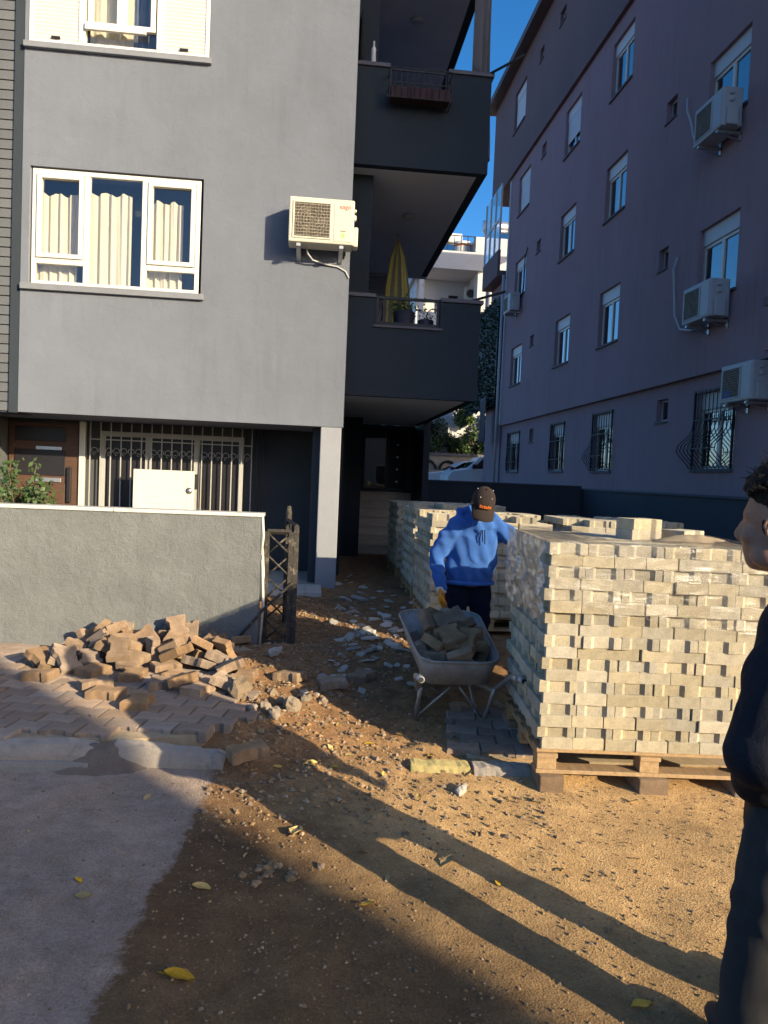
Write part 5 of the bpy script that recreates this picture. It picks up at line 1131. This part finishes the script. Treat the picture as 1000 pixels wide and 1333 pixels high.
while cnt < 95:
    px = random.gauss(482, 32); py = random.gauss(818, 34)
    if not (428 < px < 540 and 745 < py < 900): continue
    p = gp(px, py); s = random.uniform(.03, .10)*(1 if py < 850 else .7)
    o = link('plaster_shard', random.choice(SH), None, (p.x, p.y, p.z-.003), (random.gauss(0, .22), random.gauss(0, .22), random.uniform(0, 6.28))); o.scale = (s, s, s)
    tag(o, 'broken white plaster shard scattered on the dirt path to the stairs', 'rubble', 'plaster shards on the path'); cnt += 1
for px, py, s in ((452, 880, .075), (505, 866, .06), (520, 884, .05), (437, 866, .05), (410, 905, .055), (395, 900, .05), (420, 880, .05), (487, 850, .04), (530, 868, .05)):
    p = gp(px, py); o = link('plaster_lump', random.choice(SH), None, (p.x, p.y, p.z-.004), (random.uniform(-.3, .3), 0, random.uniform(0, 6))); o.scale = (s, s, s); tag(o, 'pale lump of old plaster lying in the dirt path', 'rubble', 'plaster lumps on the path')
for px, py, s in ((312, 912, .085), (345, 922, .045), (358, 932, .05), (380, 922, .07), (365, 915, .04), (338, 940, .035), (298, 898, .05), (398, 912, .045), (355, 905, .04), (328, 925, .04), (420, 915, .035)):
    p = gp(px, py); o = link('stone', random.choice(RK), None, (p.x, p.y, p.z+s*.35+(.06 if px < 318 else .0)), (random.uniform(-.4, .4), random.uniform(-.4, .4), random.uniform(0, 6))); o.scale = (s, s, s); tag(o, 'broken sandy stone in the rubble between heap and path', 'stone', 'stones beside the paver heap')
for px, py, s, lab in ((600, 1032, .045, 'white concrete lump on the dusty road before the yellow kerb'), (358, 852, .07, 'pale stone wedged under the rusty gate'), (70, 880, .0, '')):
    if s: p = gp(px, py); o = link('stone', RKP[0], None, (p.x, p.y, p.z+s*.3), (0, 0, 1)); o.scale = (s, s*.7, s); tag(o, lab, 'stone')
# loose stones in the two small heaps of crumbled asphalt
for _ in range(26):
    px, py = random.gauss(352, 20), random.gauss(1136, 6); p = gp(px, py); s = random.uniform(.008, .022); o = link('crumb', random.choice(RKG), None, (p.x, p.y, p.z+s*.3), (0, 0, random.uniform(0, 6))); o.scale = (s, s, s); tag(o, 'grey crumb of broken asphalt lying in a loose cluster on the road', 'stone', 'asphalt crumbs on the road')
# fallen leaves
LM = []
for k in range(5):
    b = MB(); L = 1.0; cu_ = random.uniform(.2, .6)
    b.grid(lambda u, v: Vector(((u-.5)*2, (v-.5)*1.15*math.sin(math.pi*min(.97, max(.03, u)))**.8, cu_*((v-.5)**2)*1.6+.25*cu_*math.sin(u*3)+.05*math.sin(u*9+v*5))), 8, 4); b.tube([(.95, 0, .1), (1.4, .05, .12)], .03, 4); LM.append(b.mesh('leaf', 'leaf_yellow', True))
LV = [(232, 1276, .055), (480, 1178, .045), (582, 1124, .045), (474, 1112, .035), (320, 1115, .02), (262, 1158, .04), (108, 1168, .035), (192, 1040, .03), (102, 1148, .025), (835, 1312, .04), (825, 1046, .035), (700, 1045, .03), (435, 1000, .035), (405, 995, .04), (385, 1085, .06), (330, 940, .05), (350, 965, .035), (362, 1000, .03), (430, 975, .03), (455, 985, .03), (520, 958, .03), (830, 1120, .03), (505, 1145, .02), (730, 1135, .025), (610, 1008, .045), (425, 950, .03), (400, 960, .03), (470, 950, .03), (300, 965, .03), (560, 985, .035), (340, 955, .035), (160, 882, .03), (648, 1152, .02), (545, 1040, .03), (500, 1010, .025), (375, 945, .03), (390, 975, .035), (415, 935, .03), (440, 945, .025), (480, 970, .03)]
for k, (px, py, s) in enumerate(LV):
    p = gp(px, py, .13 if px < 200 and py < 900 else None); o = link('fallen_leaf', LM[k % 5], None, (p.x, p.y, p.z+.006), (random.gauss(0, .25), random.gauss(0, .25), random.uniform(0, 6.28))); o.scale = (s*.9, s*.9, s*.9); tag(o, 'dry yellow fallen leaf lying on the ground', 'leaf', 'fallen leaves')
# gravel and crumbs over road and earth
def pebbles(n, region, smin, smax, name, mt, label, seed):
    r_ = np.random.default_rng(seed); base = np.array([(1, 0, 0), (-1, 0, 0), (0, 1, 0), (0, -1, 0), (0, 0, .7), (0, 0, -.7)], float); fc = [(0, 2, 4), (2, 1, 4), (1, 3, 4), (3, 0, 4), (2, 0, 5), (1, 2, 5), (3, 1, 5), (0, 3, 5)]
    V = []; Fs = []; k = 0; rr = random.Random(seed)
    while k < n:
        p = region(rr)
        if p is None: continue
        s = smin+(smax-smin)*rr.random()**3.2; a = rr.uniform(0, 6.28); A = np.array([[math.cos(a), -math.sin(a), 0], [math.sin(a), math.cos(a), 0], [0, 0, 1]])
        v = (base*r_.uniform(.55, 1.25, (6, 1))*s) @ A.T+np.array([p[0], p[1], gz(p[0], p[1])+s*.3]); V.append(v); Fs += [tuple(i+6*k for i in f) for f in fc]; k += 1
    me = bpy.data.meshes.new(name); me.from_pydata(np.concatenate(V).tolist(), [], Fs); me.materials.append(MATS[mt]); me.update(); o = link(name, me); stuff(o); return tag(o, label, 'gravel')
def reg_earth(r):
    x, y = r.uniform(-.45, 1.2), r.uniform(3.2, 8.8)
    if x > 1.0-(y-3.2)*.0 and y > 4.0: return None
    if y > 6.2 and x < -.35: return None
    return (x, y) if r.random() < .35+.65*sstep(.9, .0, x)*sstep(3.2, 4.2, y) else None
def reg_road(r):
    y = 1.3+3.2*r.random()**1.3; x = r.uniform(-1.6, 3.2)
    if x < -.45 and y > 3.95: return None
    return (x, y) if r.random() < (.25 if x < -.5 else 1) else None
pebbles(8000, reg_earth, .003, .022, 'rubble_crumbs', 'gravel', 'loose crumbs of earth and stone on the dug-up path', 3)
pebbles(14000, reg_road, .0018, .010, 'gravel', 'gravel', 'fine gravel scattered over the dusty road', 4)
